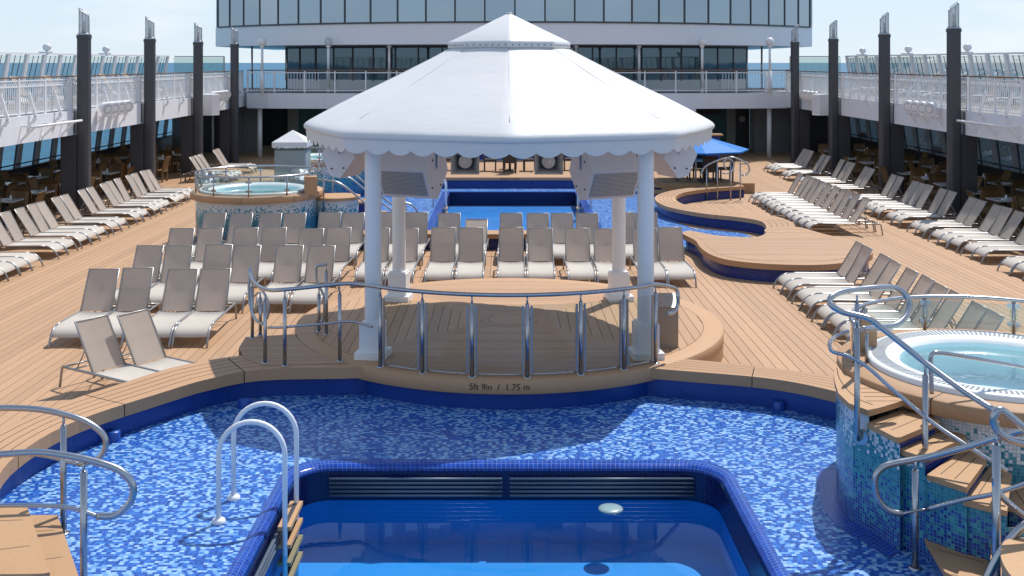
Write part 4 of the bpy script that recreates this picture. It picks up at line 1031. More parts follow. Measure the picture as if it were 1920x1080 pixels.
# ------------------------------------------------------------------ sun loungers
def make_lounger(ang, label):
    root = thing('sun_lounger', label, 'sun lounger', (0, 0, 0))
    w = .265
    path = [(.055, .165), (.085, .215), (.135, .257), (.20, .284), (.29, .300), (.42, .306), (.8, .302), (1.24, .300)]
    b = MB(); b.s = True; n = len(path)
    for dz in (0, -.012):
        for x, z in path:
            for k in range(5):
                yy = -w+.5*w*k; sag = -.018*(1-(yy/w)**2)*(1 if x > .15 else .4); b.v.append((x, yy, z+dz+sag))
    for i in range(n-1):
        for k in range(4):
            b.face((i*5+k, (i+1)*5+k, (i+1)*5+k+1, i*5+k+1), [(0, 0)]*4); o2 = n*5; b.face((o2+i*5+k, o2+i*5+k+1, o2+(i+1)*5+k+1, o2+(i+1)*5+k), [(0, 0)]*4)
    for i in (0, n-1):
        for k in range(4): b.face((i*5+k, i*5+k+1, n*5+i*5+k+1, n*5+i*5+k), [(0, 0)]*4)
    b.build('seat_sling', 'sling', root)
    ca, sa = math.cos(ang), math.sin(ang); L = .745; bx, bz = 1.235, .305
    b = MB(); b.s = True; m = 5
    for d in (0, 1):
        for i in range(m):
            f = i/(m-1)
            for k in range(5):
                yy = -.25+.125*k; s_ = .02*(1-(yy/.25)**2)*(1-(2*f-1)**4)+d*.012; b.v.append((bx+ca*L*f+sa*s_, yy, bz+sa*L*f-ca*s_))
    for i in range(m-1):
        for k in range(4):
            b.face((i*5+k, (i+1)*5+k, (i+1)*5+k+1, i*5+k+1), [(0, 0)]*4); o2 = m*5; b.face((o2+i*5+k, o2+i*5+k+1, o2+(i+1)*5+k+1, o2+(i+1)*5+k), [(0, 0)]*4)
    b.build('back_sling', 'slingback', root)
    for s_ in (-1, 1):
        y = s_*(w+.008)
        b = MB(); b.tube([(.26, y, .294), (.42, y, .302), (.8, y, .298), (1.25, y, .296), (1.62, y, .290), (1.88, y, .288)], .019, 6); b.build('side_rail', 'alu', root)
        b = MB(); b.tube([(-.03, y, 0), (-.005, y, .07), (.04, y, .155), (.10, y, .225), (.17, y, .27), (.265, y, .2945)], .019, 6); lg = b.build('leg', 'alu', root)
        b = MB(); b.tube([(1.87, y, .29), (1.90, y, .27), (1.93, y, .12), (1.95, y, 0)], .018, 6); b.build('leg', 'alu', root)
    b = MB(); y = .257
    b.tube([(bx, -y, bz), (bx+ca*L, -y, bz+sa*L), (bx+ca*L, y, bz+sa*L), (bx, y, bz)], .013, 6); b.build('back_frame', 'alu', root)
    b = MB(); hx, hz = bx+ca*L*.5, bz+sa*L*.5
    for s_ in (-.2, .2): b.tube([(hx+.03, s_, hz-.025), (1.66, s_, .29)], .009, 5)
    b.tube([(1.66, -.27, .287), (1.66, .27, .287)], .010, 5); b.tube([(1.88, -.27, .285), (1.88, .27, .285)], .014, 5); b.tube([(hx+.035, -.25, hz-.025), (hx+.035, .25, hz-.025)], .008, 5)
    b.build('back_support', 'alu', root)
    snapshot(root); return root
PROT = {}
def place(x, y, rz, label, group, kind='n', z=0.0):
    ang = {'n': R(58), 'h': R(62), 'low': R(38)}[kind]
    if kind not in PROT:
        PROT[kind] = make_lounger(ang, label); o = PROT[kind]
        o.location = (x, y, z); o.rotation_euler = (0, 0, rz); o['group'] = group; return o
    return dup(PROT[kind], (x, y, z), rz, label, group)
def jit(a): return random.uniform(-a, a)
# rows in front of the far pool: feet towards the viewer; hinge sits 1.235 m behind the feet
rows = [('row nearest the near pool', 18.46, [-6.93, -6.35, -5.58, -4.99]),
        ('second row from near pool', 20.85, [-6.95, -6.34, -5.59, -5.01, -4.23, -3.63]),
        ('long third row behind the gazebo', 23.05, [-6.95, -6.37, -5.59, -4.99, -4.21, -3.62, -2.75, -2.16, -1.36, -.76, .08, .68, 1.50, 2.08, 2.91, 3.50]),
        ('last row backing on to the far pool', 25.42, [-6.9, -6.3, -5.56, -5.0, -4.2, -3.63, -2.8, -2.15, -1.33, -.75, .08, .70, 1.29, 1.88, 2.72, 3.3])]
for nm, yh, xs in rows:
    for i, x in enumerate(xs):
        low = (nm.startswith('last') and i == 9)
        lab = 'beige lounger with its back lowered in the last row by the far pool' if low else 'beige sling lounger, %s from left in the %s' % (ORD[i], nm)
        place(x+jit(.015), yh-1.235+jit(.03), math.pi/2+R(jit(1.2)), lab, 'loungers in rows facing the gazebo', 'low' if low else random.choice('nnh'))
# two turned loungers by the coping
dirn = Vector((.83, -.56, 0)); rz = math.atan2(-dirn.y, -dirn.x)
for (x, y), lab in (((-5.46, 14.98), 'beige lounger turned to the near pool, closest to the curved coping, front one of two'), ((-5.01, 15.35), 'beige lounger turned to the near pool, behind its twin at the curved coping')):
    p = Vector((x, y, 0))+dirn*1.235; place(p.x, p.y, rz, lab, 'two loungers turned to the near pool')
# long rows along both sides
left = [22.2, 22.75, 23.3, 23.85, 25.25, 25.8, 26.67, 27.23, 27.8, 28.8, 29.35, 30.55, 31.15, 32.15, 32.7, 33.25, 34.2, 34.8, 35.6, 36.15, 41.2, 41.8, 42.4, 44.4, 45.0]
for i, d in enumerate(left): place(-10.29+jit(.02), d, R(180)+R(jit(1.0)), 'beige lounger along the left pillars, %s from the near end' % ORD[i], 'loungers along the left pillars', random.choice('nnh'))
right = [22.2, 22.75, 23.3, 24.65, 25.22, 26.05, 26.62, 27.2, 28.15, 28.72, 29.9, 30.5, 31.5, 32.1, 32.7, 33.8, 34.4, 36.6, 37.2, 38.5, 39.1, 39.7, 41.6, 42.2, 43.7, 44.3, 44.9]
for i, d in enumerate(right): place(10.62+jit(.02), d, R(jit(1.0)), 'taupe lounger along the right pillars, %s from the near end' % ORD[i], 'loungers along the right pillars', random.choice('nnh'))
inner_r = [28.75, 29.35, 30.0, 30.6, 31.3, 31.88, 32.55, 33.12, 33.75, 34.32, 34.95]
for i, d in enumerate(inner_r): place(7.82+jit(.02), d, R(jit(1.2)), 'taupe lounger beyond the raised deck, %s from near end of its row' % ORD[i], 'loungers beyond the raised deck', random.choice('nnh'))
near_r = [15.55, 16.1, 16.88, 17.43, 18.12, 18.70, 19.55, 20.12, 20.93, 21.5]
for i, d in enumerate(near_r): place(5.33+jit(.02), d, R(jit(1.0)), 'taupe lounger beside the near hot tub, %s from the tub' % ORD[i], 'loungers between hot tub and raised deck', random.choice('nnh'))
for s_, side in ((-1, 'left'), (1, 'right')):
    for i in range(9):
        place(s_*14.6, 25.5+i*2.6, R(180) if s_ < 0 else 0, 'beige lounger behind the %s upper balustrade, %s from near end' % (side, ORD[i]), 'loungers on the upper deck', 'n', 3.11)

# ------------------------------------------------------------------ dining chairs and tables under the side decks
def make_dchair(mat_, label, name='dining_chair'):
    root = thing(name, label, 'chair', (0, 0, 0))
    b = MB(); b.box((0, 0, .42), (.50, .50, .07)); b.build('seat', mat_, root, bevel=.012)
    b = MB(); b.s = True; n = 5
    for d in (0, .045):
        for i in range(n):
            f = i/(n-1)
            for k in (-1, -.5, 0, .5, 1): b.v.append((-.21-.12*f*f-.03*f-d+.02*k*k, k*.25, .455+.50*f-.012*k*k*f))
    for i in range(n-1):
        for k in range(4):
            b.face((i*5+k, (i+1)*5+k, (i+1)*5+k+1, i*5+k+1), [(0, 0)]*4); o2 = n*5; b.face((o2+i*5+k, o2+i*5+k+1, o2+(i+1)*5+k+1, o2+(i+1)*5+k), [(0, 0)]*4)
        for k in (0, 4): b.face((i*5+k, (i+1)*5+k, n*5+(i+1)*5+k, n*5+i*5+k), [(0, 0)]*4)
    i = n-1
    for k in range(4): b.face((i*5+k, i*5+k+1, n*5+i*5+k+1, n*5+i*5+k), [(0, 0)]*4)
    b.build('backrest', mat_, root)
    for sx, sy in ((-1, -1), (1, -1), (-1, 1), (1, 1)):
        b = MB(); b.bar((sx*.21, sy*.22, 0), (sx*.21, sy*.22, .39), .05, .05); b.build('leg', mat_, root)
    snapshot(root); return root
def make_table(label, top, leg, rnd=False):
    root = thing('dining_table', label, 'table', (0, 0, 0)); b = MB()
    if rnd: b.lathe([(0, .70), (.44, .70), (.45, .715), (.44, .73), (0, .73)], 0, 0, 28)
    else: b.box((0, 0, .715), (.75, .75, .035))
    b.build('tabletop', top, root, bevel=0 if rnd else .006)
    b = MB(); b.tube([(0, 0, .03), (0, 0, .70)], .045, 10); b.build('pedestal', leg, root)
    b = MB(); b.lathe([(.26, 0), (.26, .02), (.05, .04)], 0, 0, 16); b.build('base', leg, root); snapshot(root); return root
dch = dtb = dca = None
for s_, side in ((-1, 'left'), (1, 'right')):
    row = 0
    for d in [22.6+1.85*i for i in range(14)]:
        for colx, cn in ((13.75, 'walkway'), (15.55, 'window')):
            x, y = s_*(colx+jit(.06)), d+jit(.12)+(0 if cn == 'walkway' else .35)
            lt = 'grey topped table in %s dining area, %s from near end, %s side' % (side, ORD[row], cn)
            grp = 'tables under the side decks'
            if dtb is None: dtb = make_table(lt, 'tabletop', 'dark'); dtb.location = (x, y, 0); dtb['group'] = grp
            else: dup(dtb, (x, y, 0), R(jit(4)), lt, grp)
            if row % 3 == 1 or cn == 'walkway':
                b = MB(); q = (x+jit(.15), y+jit(.15)); b.box((q[0], q[1], .75), (.10, .08, .035)); b.lathe([(.03, .735), (.03, .83), (.012, .86), (0, .865)], q[0]+.08, q[1]+.03, 10)
                tag(b.build('condiment_set', 'white'), 'small white condiment set on %s table of %s dining area, %s side' % (ORD[row], side, cn), 'condiments', 'condiment sets on dining tables')
            for (dx, dy, a, wd) in ((-.62, 0, 0, 'outer' if s_ < 0 else 'pool'), (.62, 0, 180, 'pool' if s_ < 0 else 'outer'), (0, -.62, 90, 'near'), (0, .62, -90, 'far')):
                if wd in ('outer', 'pool') and (row+(cn == 'window')) % 2: continue
                lc = 'brown wicker chair at %s table of %s dining area, %s row, %s side' % (ORD[row], side, cn, wd)
                gp = 'wicker chairs under the side decks'
                if dch is None: dch = make_dchair('wicker', lc); dch.location = (x+dx, y+dy, 0); dch.rotation_euler = (0, 0, R(a)); dch['group'] = gp
                else: dup(dch, (x+dx+jit(.05), y+dy+jit(.05), 0), R(a+jit(9)), lc, gp)
        row += 1
dk = rt = None
for (tx, ty, nm) in ((.1, 41.3, 'middle'), (-2.9, 41.6, 'left'), (3.1, 41.6, 'right'), (6.9, 38.2, 'umbrella')):
    zz = .39 if nm != 'umbrella' else .0
    if nm == 'umbrella': zz = .36
    lt = 'round white table under the blue umbrella' if nm == 'umbrella' else 'round white table on the deck behind far pool, the %s one' % nm
    if rt is None: rt = make_table(lt, 'acrylic', 'dark', True); rt.location = (tx, ty, zz); rt['group'] = 'round white tables'
    else: dup(rt, (tx, ty, zz), 0, lt, 'round white tables')
    for (dx, dy, a, wd) in ((-.75, .1, 0, 'left'), (.75, .1, 180, 'right'), (0, -.7, 90, 'near'), (0, .75, -90, 'far')):
        lc = 'dark wicker armless chair on the %s side of the %s round white table' % (wd, nm)
        if dk is None: dk = make_dchair('wickerdark', lc); dk.location = (tx+dx, ty+dy, zz); dk.rotation_euler = (0, 0, R(a)); dk['group'] = 'dark chairs at round tables'
        else: dup(dk, (tx+dx, ty+dy, zz), R(a+jit(8)), lc, 'dark chairs at round tables')
b = MB(); b.box((6.9, 38.6, .17), (3.2, 2.2, .36)); tag(b.build('umbrella_deck', 'tread'), 'small raised wooden deck under the blue umbrella table', 'platform')
t = thing('umbrella', 'bright blue sun umbrella at the right edge of the gazebo roof', 'umbrella', (6.6, 38.2, .36))
b = MB(); n = 8
for k in range(n):
    a0, a1 = 2*math.pi*k/n, 2*math.pi*(k+1)/n
    b.poly([(6.6+1.85*math.cos(a0), 38.2+1.85*math.sin(a0), 1.47), (6.6+1.85*math.cos(a1), 38.2+1.85*math.sin(a1), 1.47), (6.6, 38.2, 2.0)])
    b.poly([(6.6+1.85*math.cos(a0), 38.2+1.85*math.sin(a0), 1.47), (6.6+1.85*math.cos(a0), 38.2+1.85*math.sin(a0), 1.42), (6.6+1.85*math.cos(a1), 38.2+1.85*math.sin(a1), 1.42), (6.6+1.85*math.cos(a1), 38.2+1.85*math.sin(a1), 1.47)])
b.build('canopy', 'umbrella', t)
b = MB(); b.tube([(6.6, 38.2, .36), (6.6, 38.2, 2.05)], .025, 8); b.build('pole', 'white', t)
b = MB(); 
for k in range(n):
    a0 = 2*math.pi*k/n; b.tube([(6.6, 38.2, 1.97), (6.6+1.8*math.cos(a0), 38.2+1.8*math.sin(a0), 1.46)], .009, 5)
b.build('ribs', 'white', t)
# two looped rails beside the umbrella
for px, lab in ((0, 'bent steel handrail on the deck edge under the blue umbrella, left of a pair'), (1, 'bent steel handrail on the deck edge beside the blue umbrella, right of a pair')):
    t = thing('handrail', lab, 'handrail', (7, 35.6, 0), 'pair of bent handrails by the umbrella'); d = 35.6
    pts = [(1313, 330), (1322, 313), (1345, 301), (1362, 297), (1373, 301), (1376, 312), (1370, 323), (1355, 325)] if px == 0 else [(1362, 318), (1357, 308), (1362, 297), (1375, 295), (1395, 303), (1404, 312), (1404, 322), (1396, 329), (1388, 326)]
    rail_tube(pts, d, .026, 'loop', t)
    for x, y0 in (((1345, 302), (1325, 314)) if px == 0 else ((1370, 297), (1388, 300))):
        a = aty(x, y0, d); post((a.x, d), 0.0, a.z, 'post', t, .022)

# ------------------------------------------------------------------ pillars with glass beacons
pd = [31.7, 37.53, 43.4, 49.2]
for s_, side in ((-1, 'left'), (1, 'right')):
    X = -12.28 if s_ < 0 else 12.96
    for i, d in enumerate(pd):
        wn = ['nearest', 'second nearest', 'third nearest', 'farthest'][i]
        t = thing('pillar', 'charcoal pillar with slanted glass top on the %s side, %s of four' % (side, wn), 'pillar', (X, d, 0), 'charcoal pillars along the deck')
        zt = CAMZ+[45, 38, 33, 30][i]/F*d if s_ < 0 else CAMZ+[57, 47, 39, 34][i]/F*d
        b = MB(); cs_ = [(X+.17*sx*(abs(math.cos(a))**.6 if True else 1)*1, 0) for sx, a in ()]
        sq = [(X+.175*math.copysign(abs(math.cos(a))**.55, math.cos(a)), d+.175*math.copysign(abs(math.sin(a))**.55, math.sin(a))) for a in [2*math.pi*k/24 for k in range(24)]]
        b.prism(sq, 0, zt); b.build('shaft', 'pillar', t)
        b = MB(); b.box((X+s_*.40, d+.02, 1.2), (.46, .31, 2.4)); b.build('fin', 'pillar', t, bevel=.03)
        b = MB(); b.prism([(X+(x-X)*1.09, d+(y-d)*1.09) for x, y in sq], zt, zt+.10); b.build('collar', 'pillar', t)
        # beacon: oval tube cut at a slant, high side inboard... high side faces away from the ship's middle
        z0 = zt+.10; n = 20; b = MB()
        b.lathe([(.18, z0+.005), (.18, z0+.05), (.15, z0+.055)], X, d, 20); b.build('beacon_base', 'steel', t)
        b = MB(); ring0, ring1 = [], []
        for k in range(n):
            a = 2*math.pi*k/n; x, y = .15*math.cos(a), .13*math.sin(a)
            ring0.append((X+x, d+y, z0+.05)); ring1.append((X+x, d+y, z0+.66+(x*s_*-1)*-.8*(-1 if True else 1)*(-1)))
        for k in range(n): b.poly([ring0[k], ring0[(k+1) % n], ring1[(k+1) % n], ring1[k]])
        b.poly(ring1); b.build('beacon_glass', 'beacon', t)
        b = MB(); b.tube(ring1, .012, 6, closed=True)
        for k in (0, 5, 10, 15): b.tube([ring0[k], ring1[k]], .011, 6)
        b.tube([(X, d, z0+.05), (X, d, z0+.42)], .03, 8); b.build('beacon_frame', 'steel', t)

# ------------------------------------------------------------------ upper side decks
FX = 12.5
def side_deck(s_, side):
    X = s_*FX
    t = thing('upper_side_deck', 'white edged upper deck running along the %s side above the dining area' % side, 'deck', (X, 40, 2.4), 'upper side decks')
    b = MB(); b.box((X+s_*2.4, 39, 2.76), (4.6, 42, .64)); b.build('slab', 'ceil', t)
    bounds = [18, 31.5, 37.3, 43.2, 49.0, 60]
    for i in range(5):
        b = MB(); y0, y1 = bounds[i]+(.35 if i else 0), bounds[i+1]-.05
        b.box((X+s_*.05, (y0+y1)/2, 2.76), (.11, y1-y0, .70)); b.build('fascia_panel', 'whitesteel', t, bevel=.015)
    b = MB(); b.box((X+s_*2.5, 39, 3.095), (4.6, 42, .02)); b.build('deck_surface', 'upperdeck', t)
    # pipe holders, arms
    return t
for s_, side in ((-1, 'left'), (1, 'right')):
    FX = 12.5 if s_ < 0 else 13.2
    side_deck(s_, side); X = s_*(FX+.08)
    bounds = [20.0, 31.4, 37.3, 43.2, 49.0, 52.0]
    for i in range(5):
        y0, y1 = bounds[i]+.1, bounds[i+1]-.1
        t = thing('balustrade', 'white baluster railing with wooden handrail, %s upper deck, %s bay from front' % (side, ORD[i]), 'railing', (X, y0, 3.1), 'white balustrades of the upper deck')
        b = MB(); b.bar((X, y0, 4.10), (X, y1, 4.10), .07, .035); b.build('handrail', 'rail_wood', t)
        for zz, nm in ((4.02, 'top_rail'), (3.87, 'band_rail'), (3.17, 'bottom_rail')):
            b = MB(); b.bar((X, y0, zz), (X, y1, zz), .05, .035); b.build(nm, 'white', t)
        npost = max(2, int((y1-y0)/1.45)); 
        for k in range(npost+1):
            yy = y0+(y1-y0)*k/npost; b = MB(); b.bar((X, yy, 3.1), (X, yy, 4.085), .07, .07); b.build('post', 'white', t)
            if k < npost:
                a = Vector((X-s_*.02, yy+.55, 3.72)); e_ = [a, a+Vector((-s_*.10, 0, -.35)), a+Vector((-s_*.20, 0, -.66)), a+Vector((-s_*.10, 0, -.80)), a+Vector((-s_*.06, 0, -.80))]
                b = MB()
                for p, q in zip(e_, e_[1:]): b.bar(p, q, .035, .085, (1, 0, 0))
                b.build('support_arm', 'white', t)
        b = MB(); nb = int((y1-y0)/.115)
        for k in range(nb):
            yy = y0+(y1-y0)*(k+.5)/nb; b.bar((X, yy, 3.18), (X, yy, 3.86), .022, .022)
            if k < nb-1:
                y2 = y0+(y1-y0)*(k+1.5)/nb; b.bar((X, yy, 3.88), (X, (yy+y2)/2, 4.0), .014, .014); b.bar((X, (yy+y2)/2, 4.0), (X, y2, 3.88), .014, .014)
        stuff(b.build('balusters', 'white', t))
    # spot clusters and tubes on the fascia
    XI = s_*(FX-.22)
    for j, (y0, wn) in enumerate(((34.2, 'nearer'), (46.6, 'farther'))):
        t = thing('spotlight_bank', 'bank of four white round spotlights on the %s fascia, %s one' % (side, wn), 'spotlights', (XI, y0, 2.95), 'white spotlight banks')
        b = MB(); b.tube([(XI, y0-1.3, 2.86), (XI, y0+1.3, 2.86)], .03, 8); b.build('bar', 'white', t)
        for k in range(3):
            yy = y0-1.1+k*1.1; b = MB(); b.bar((XI, yy, 2.86), (s_*FX, yy, 2.55), .05, .04); b.build('bracket', 'white', t)
        for k in range(4):
            yy = y0-.9+k*.6; c = Vector((XI-s_*.05, yy, 3.10)); dr = Vector((-s_*.75, -.55, -.25)).normalized()
            b = MB(); b.tube([c-dr*.22, c-dr*.16, c+dr*.02, c+dr*.10], [.08, .15, .20, .20], 16, cap=True); sp = b.build('lamp', 'white', t)
            b = MB(); b.tube([c+dr*.101, c+dr*.108], .15, 16); b.build('lens', 'lamp', sp)
            b = MB(); b.tube([c+dr*.112+Vector((0, 0, 0)), c+dr*.12], .10, 12); b.build('hub', 'white', sp)
            b = MB(); b.bar((c.x, c.y, 2.87), (c.x, c.y, 3.0), .06, .08); b.build('yoke', 'white', sp)
    for j, y0 in enumerate((29.3,)):
        t = thing('wall_tube', 'white horizontal tube on three brackets on the %s fascia' % side, 'tube', (XI, y0, 2.8), 'tubes on the fascia')
        b = MB(); b.tube([(XI-s_*.12, y0-1.4, 2.84), (XI-s_*.12, y0+1.9, 2.84)], .035, 8); b.build('tube', 'white', t)
        for k in range(3):
            yy = y0-1.2+k*1.3; b = MB(); b.bar((XI-s_*.12, yy, 2.83), (s_*FX, yy, 2.50), .05, .05); b.bar((XI-s_*.12, yy, 2.84), (s_*FX, yy, 2.86), .04, .04); b.build('bracket', 'white', t)
    t = thing('deck_speaker', 'large white box loudspeaker bolted below the %s balustrade' % side, 'loudspeaker', (XI, 44.7, 2.5), 'white box loudspeakers on the fascia')
    b = MB(); pl = [(s_*FX, 44.2), (s_*(FX-.55), 44.2), (s_*(FX-.75), 44.6), (s_*(FX-.45), 45.2), (s_*FX, 45.2)]; b.prism(pl, 2.35, 3.2); b.build('cabinet', 'white', t, bevel=.01)
    b = MB(); b.poly([(s_*(FX-.56), 44.215, 2.4), (s_*(FX-.752), 44.6, 2.4), (s_*(FX-.752), 44.6, 3.15), (s_*(FX-.56), 44.215, 3.15)], [(0, 0), (.43, 0), (.43, .75), (0, .75)]); b.build('grille', 'spk', t)
    # outer windscreen of the upper deck
    XS = s_*16.6
    t = thing('windscreen', 'tall glass windscreen with white posts along the outer edge of the %s upper deck' % side, 'windscreen', (XS, 40, 3.1), 'glass windscreens of the upper deck')
    y = 25.0; ys = []
    while y < 54: ys.append(y); y += 1.42
    for i, yy in enumerate(ys):
        b = MB(); b.bar((XS+s_*.28, yy, 3.1), (XS, yy, 4.78), .09, .20, (0, 1, 0)); b.build('post', 'white', t)
        if i < len(ys)-1:
            b = MB(); a0, a1 = yy+.1, ys[i+1]-.1
            b.poly([(XS+s_*.33, a0, 3.2), (XS+s_*.33, a1, 3.2), (XS, a1, 4.74), (XS, a0, 4.74)]); gp = b.build('glass_pane', 'screen', t)
            b = MB()
            for f in (.33, .67):
                ym = a0+(a1-a0)*f; b.bar((XS+s_*.325, ym, 3.2), (XS-s_*.005, ym, 4.74), .018, .018)
            b.build('pane_joint', 'dark', gp)
    b = MB(); b.bar((XS, 25, 4.80), (XS, ys[-1]+.1, 4.80), .10, .06); b.build('top_rail', 'white', t)
    b = MB(); b.bar((XS+s_*.36, 25, 3.14), (XS+s_*.36, ys[-1]+.1, 3.14), .10, .1); b.build('bottom_rail', 'white', t)
    t = thing('glass_screen', 'plain glass screen closing the far end of the %s upper deck' % side, 'windscreen', (s_*15.3, 54, 3.1), 'end screens of the upper deck')
    b = MB(); b.box((s_*15.3, 54.2, 3.95), (2.5, .02, 1.6)); b.build('glass_pane', 'screen', t)
    b = MB(); b.bar((s_*14.05, 54.2, 3.1), (s_*14.05, 54.2, 4.80), .06, .06); b.bar((s_*14.05, 54.2, 4.79), (s_*16.5, 54.2, 4.79), .05, .05); b.build('frame', 'alu', t)
    for j, yy in enumerate((39.4, 45.2, 51.0)):
        t = thing('globe_lamp', 'small clear globe lamp on top of the %s windscreen, %s from the front' % (side, ORD[j]), 'lamp', (XS, yy, 4.8), 'globe lamps on the windscreen')
        b = MB(); b.tube([(XS, yy, 4.8), (XS, yy, 4.92)], .05, 8); b.bar((XS-.3, yy, 4.86), (XS+.2, yy, 4.86), .04, .05); b.build('stem', 'white', t)
        b = MB(); b.lathe([(.03, 4.90), (.11, 4.95), (.155, 5.04), (.13, 5.13), (.06, 5.18), (0, 5.19)], XS, yy, 20); b.build('globe', 'whiteglobe', t)
    # hull side below: wall, windows
    t = thing('window_wall', 'long row of slanted sea windows behind the %s dining tables' % side, 'windows', (s_*17, 40, 0), 'sea windows of the dining areas')
    b = MB(); b.box((s_*17.1, 39, .40), (.2, 44, .80)); b.build('sill_wall', 'walldark', t)
    b = MB(); b.box((s_*16.93, 39, .83), (.16, 44, .05)); b.build('sill', 'dark', t)
    b = MB(); b.bar((s_*16.75, 17, 1.02), (s_*16.75, 61, 1.02), .04, .04); b.build('guard_rail', 'dark', t)
    y = 20.0; k = 0
    while y < 58:
        b = MB(); b.bar((s_*16.95, y, .8), (s_*16.75, y, 2.46), .10, .34, (0, 1, 0)); b.build('mullion', 'frameblue', t)
        b = MB(); b.poly([(s_*16.97, y+.17, .82), (s_*16.97, y+1.31, .82), (s_*16.77, y+1.31, 2.45), (s_*16.77, y+.17, 2.45)]); gp = b.build('glass_pane', 'glass', t)
        b = MB(); b.bar((s_*16.95, y+1.24, .82), (s_*16.75, y+1.24, 2.45), .04, .05); b.build('pane_joint', 'dark', gp)
        if k % 6 == 3:
            b = MB()
            for zz, w_ in ((1.05, .26), (2.3, .18)): b.bar((s_*(17.0-(zz-.8)*.27), y+.15, zz), (s_*(17.0-(zz-.8)*.27), y+1.3, zz), .1, w_)
            b.build('opening_frame', 'wallgrey', t)
        y += 1.48; k += 1
    t = thing('end_wall', 'grey panelled bulkhead closing the %s dining area, with dark serving hatch' % side, 'wall', (s_*14.8, 55, 0), 'end walls of the dining areas')
    for k in range(5):
        b = MB(); b.box((s_*(12.75+k*.88), 54.5, 1.22), (.86, .12, 2.44)); b.build('panel', 'wallgrey', t)
    b = MB(); b.box((s_*15.1, 54.42, 1.0), (1.6, .1, 1.9)); b.build('hatch', 'walldark', t)
    b = MB(); b.tube([(s_*14.6, 54.2, 0), (s_*14.6, 54.2, 2.3)], .05, 8); b.build('pipe', 'white', t)

# ------------------------------------------------------------------ superstructure at the back
def arc(Rr, yc, half, n, off=0.0):
    th = math.asin(half/Rr); return [(off+Rr*math.sin(-th+2*th*k/n), yc+Rr-Rr*math.cos(-th+2*th*k/n)) for k in range(n+1)]
OX = .35
sup = thing('superstructure', 'white ship superstructure with curved blue window band behind the deck', 'superstructure', (0, 55, 0))
A = arc(19.7, 49.7, 15.7, 30, OX)
b = MB(); pl = A+[(15.7+OX, 72), (-15.7+OX, 72)]
b.prism(pl, 5.33, 6.32); b.build('band', 'whitesteel', sup)
A2 = arc(19.7, 49.74, 15.55, 30, OX)
b = MB(); b.prism(A2+[(15.5+OX, 72), (-15.5+OX, 72)], 6.32, 9.9, bottom=False); b.build('core', 'walldark', sup)
A3 = arc(19.72, 49.66, 15.5, 26, OX)
for i in range(26):
    (x0, y0), (x1, y1) = A3[i], A3[i+1]
    b = MB(); b.poly([(x0, y0, 6.34), (x1, y1, 6.34), (x1, y1, 9.88), (x0, y0, 9.88)]); pn = b.build('window_pane', 'bridgeglass', sup)
for i in range(27):
    x0, y0 = A3[i]; b = MB(); b.bar((x0, y0-.02, 6.33), (x0, y0-.02, 9.9), .07, .05, (0, 1, 0)); b.build('mullion', 'mullion', sup)
b = MB(); b.wall([(x, y-.03) for x, y in A3], 6.30, 6.38); b.build('window_sill', 'mullion', sup)
b = MB(); b.box((-15.55+OX, 65, 8.11), (.34, 14.6, 3.56)); b.build('side_wall', 'whitesteel', sup)
b = MB(); b.box((15.6+OX, 65, 8.11), (.34, 14.6, 3.56)); b.build('side_wall', 'whitesteel', sup)
lg = thing('lounge_front', 'dark curved window front behind the balcony under the white band', 'window front', (0, 55, 3.1))
B3 = arc(17.5, 53.2, 12.3, 22, .5)
for i in range(22):
    (x0, y0), (x1, y1) = B3[i], B3[i+1]
    b = MB(); b.poly([(x0, y0, 3.62), (x1, y1, 3.62), (x1, y1, 5.28), (x0, y0, 5.28)]); b.build('window_pane', 'loungeglass', lg)
    b = MB(); b.bar((x0, y0-.02, 3.55), (x0, y0-.02, 5.3), .06, .05, (0, 1, 0)); b.build('mullion', 'mullion', lg)
b = MB(); b.wall(B3, 3.1, 3.62); b.build('base_wall', 'whitesteel', lg)
b = MB(); b.wall([(x, y-.012) for x, y in B3], 5.22, 5.33); b.wall([(x, y-.012) for x, y in B3], 4.15, 4.19); b.build('head_frame', 'mullion', lg)
b = MB(); b.prism(B3+[(10, 66), (-10, 66)], 3.1, 5.3, top=False, bottom=False); b.v = [(x, y+.3, z) for x, y, z in b.v]; b.build('core', 'walldark', lg)
# balcony
bal = thing('balcony', 'white fronted balcony crossing the ship behind the gazebo roof', 'balcony', (0, 52, 2.35))
FB = [(-12.3, 51.6), (-11.2, 51.2), (-8, 50.9), (-4, 50.8), (0, 50.75), (4, 50.8), (8, 50.9), (11.6, 51.2), (13.6, 51.6)]
b = MB(); b.prism(FB+[(13.6, 66), (-12.3, 66)], 2.34, 3.06); b.build('slab', 'whitesteel', bal)
b = MB(); b.prism([(x, y+.12) for x, y in FB]+[(13.6, 66), (-12.3, 66)], 3.06, 3.09, bottom=False); b.build('deck_surface', 'wallgrey', bal)
b = MB(); b.prism([(-8.4, 50.95), (-5, 49.9), (0, 49.5), (5, 49.9), (8.8, 50.95), (8.8, 54), (-8.4, 54)], 2.2, 2.33); b.build('curved_soffit', 'white', bal)
path = resample([(x, y+.1, 0) for x, y in FB], 36)
t = thing('balustrade', 'white balcony railing of glass panels and balusters behind the gazebo roof', 'railing', (0, 51, 3.1), 'white balustrades of the upper deck')
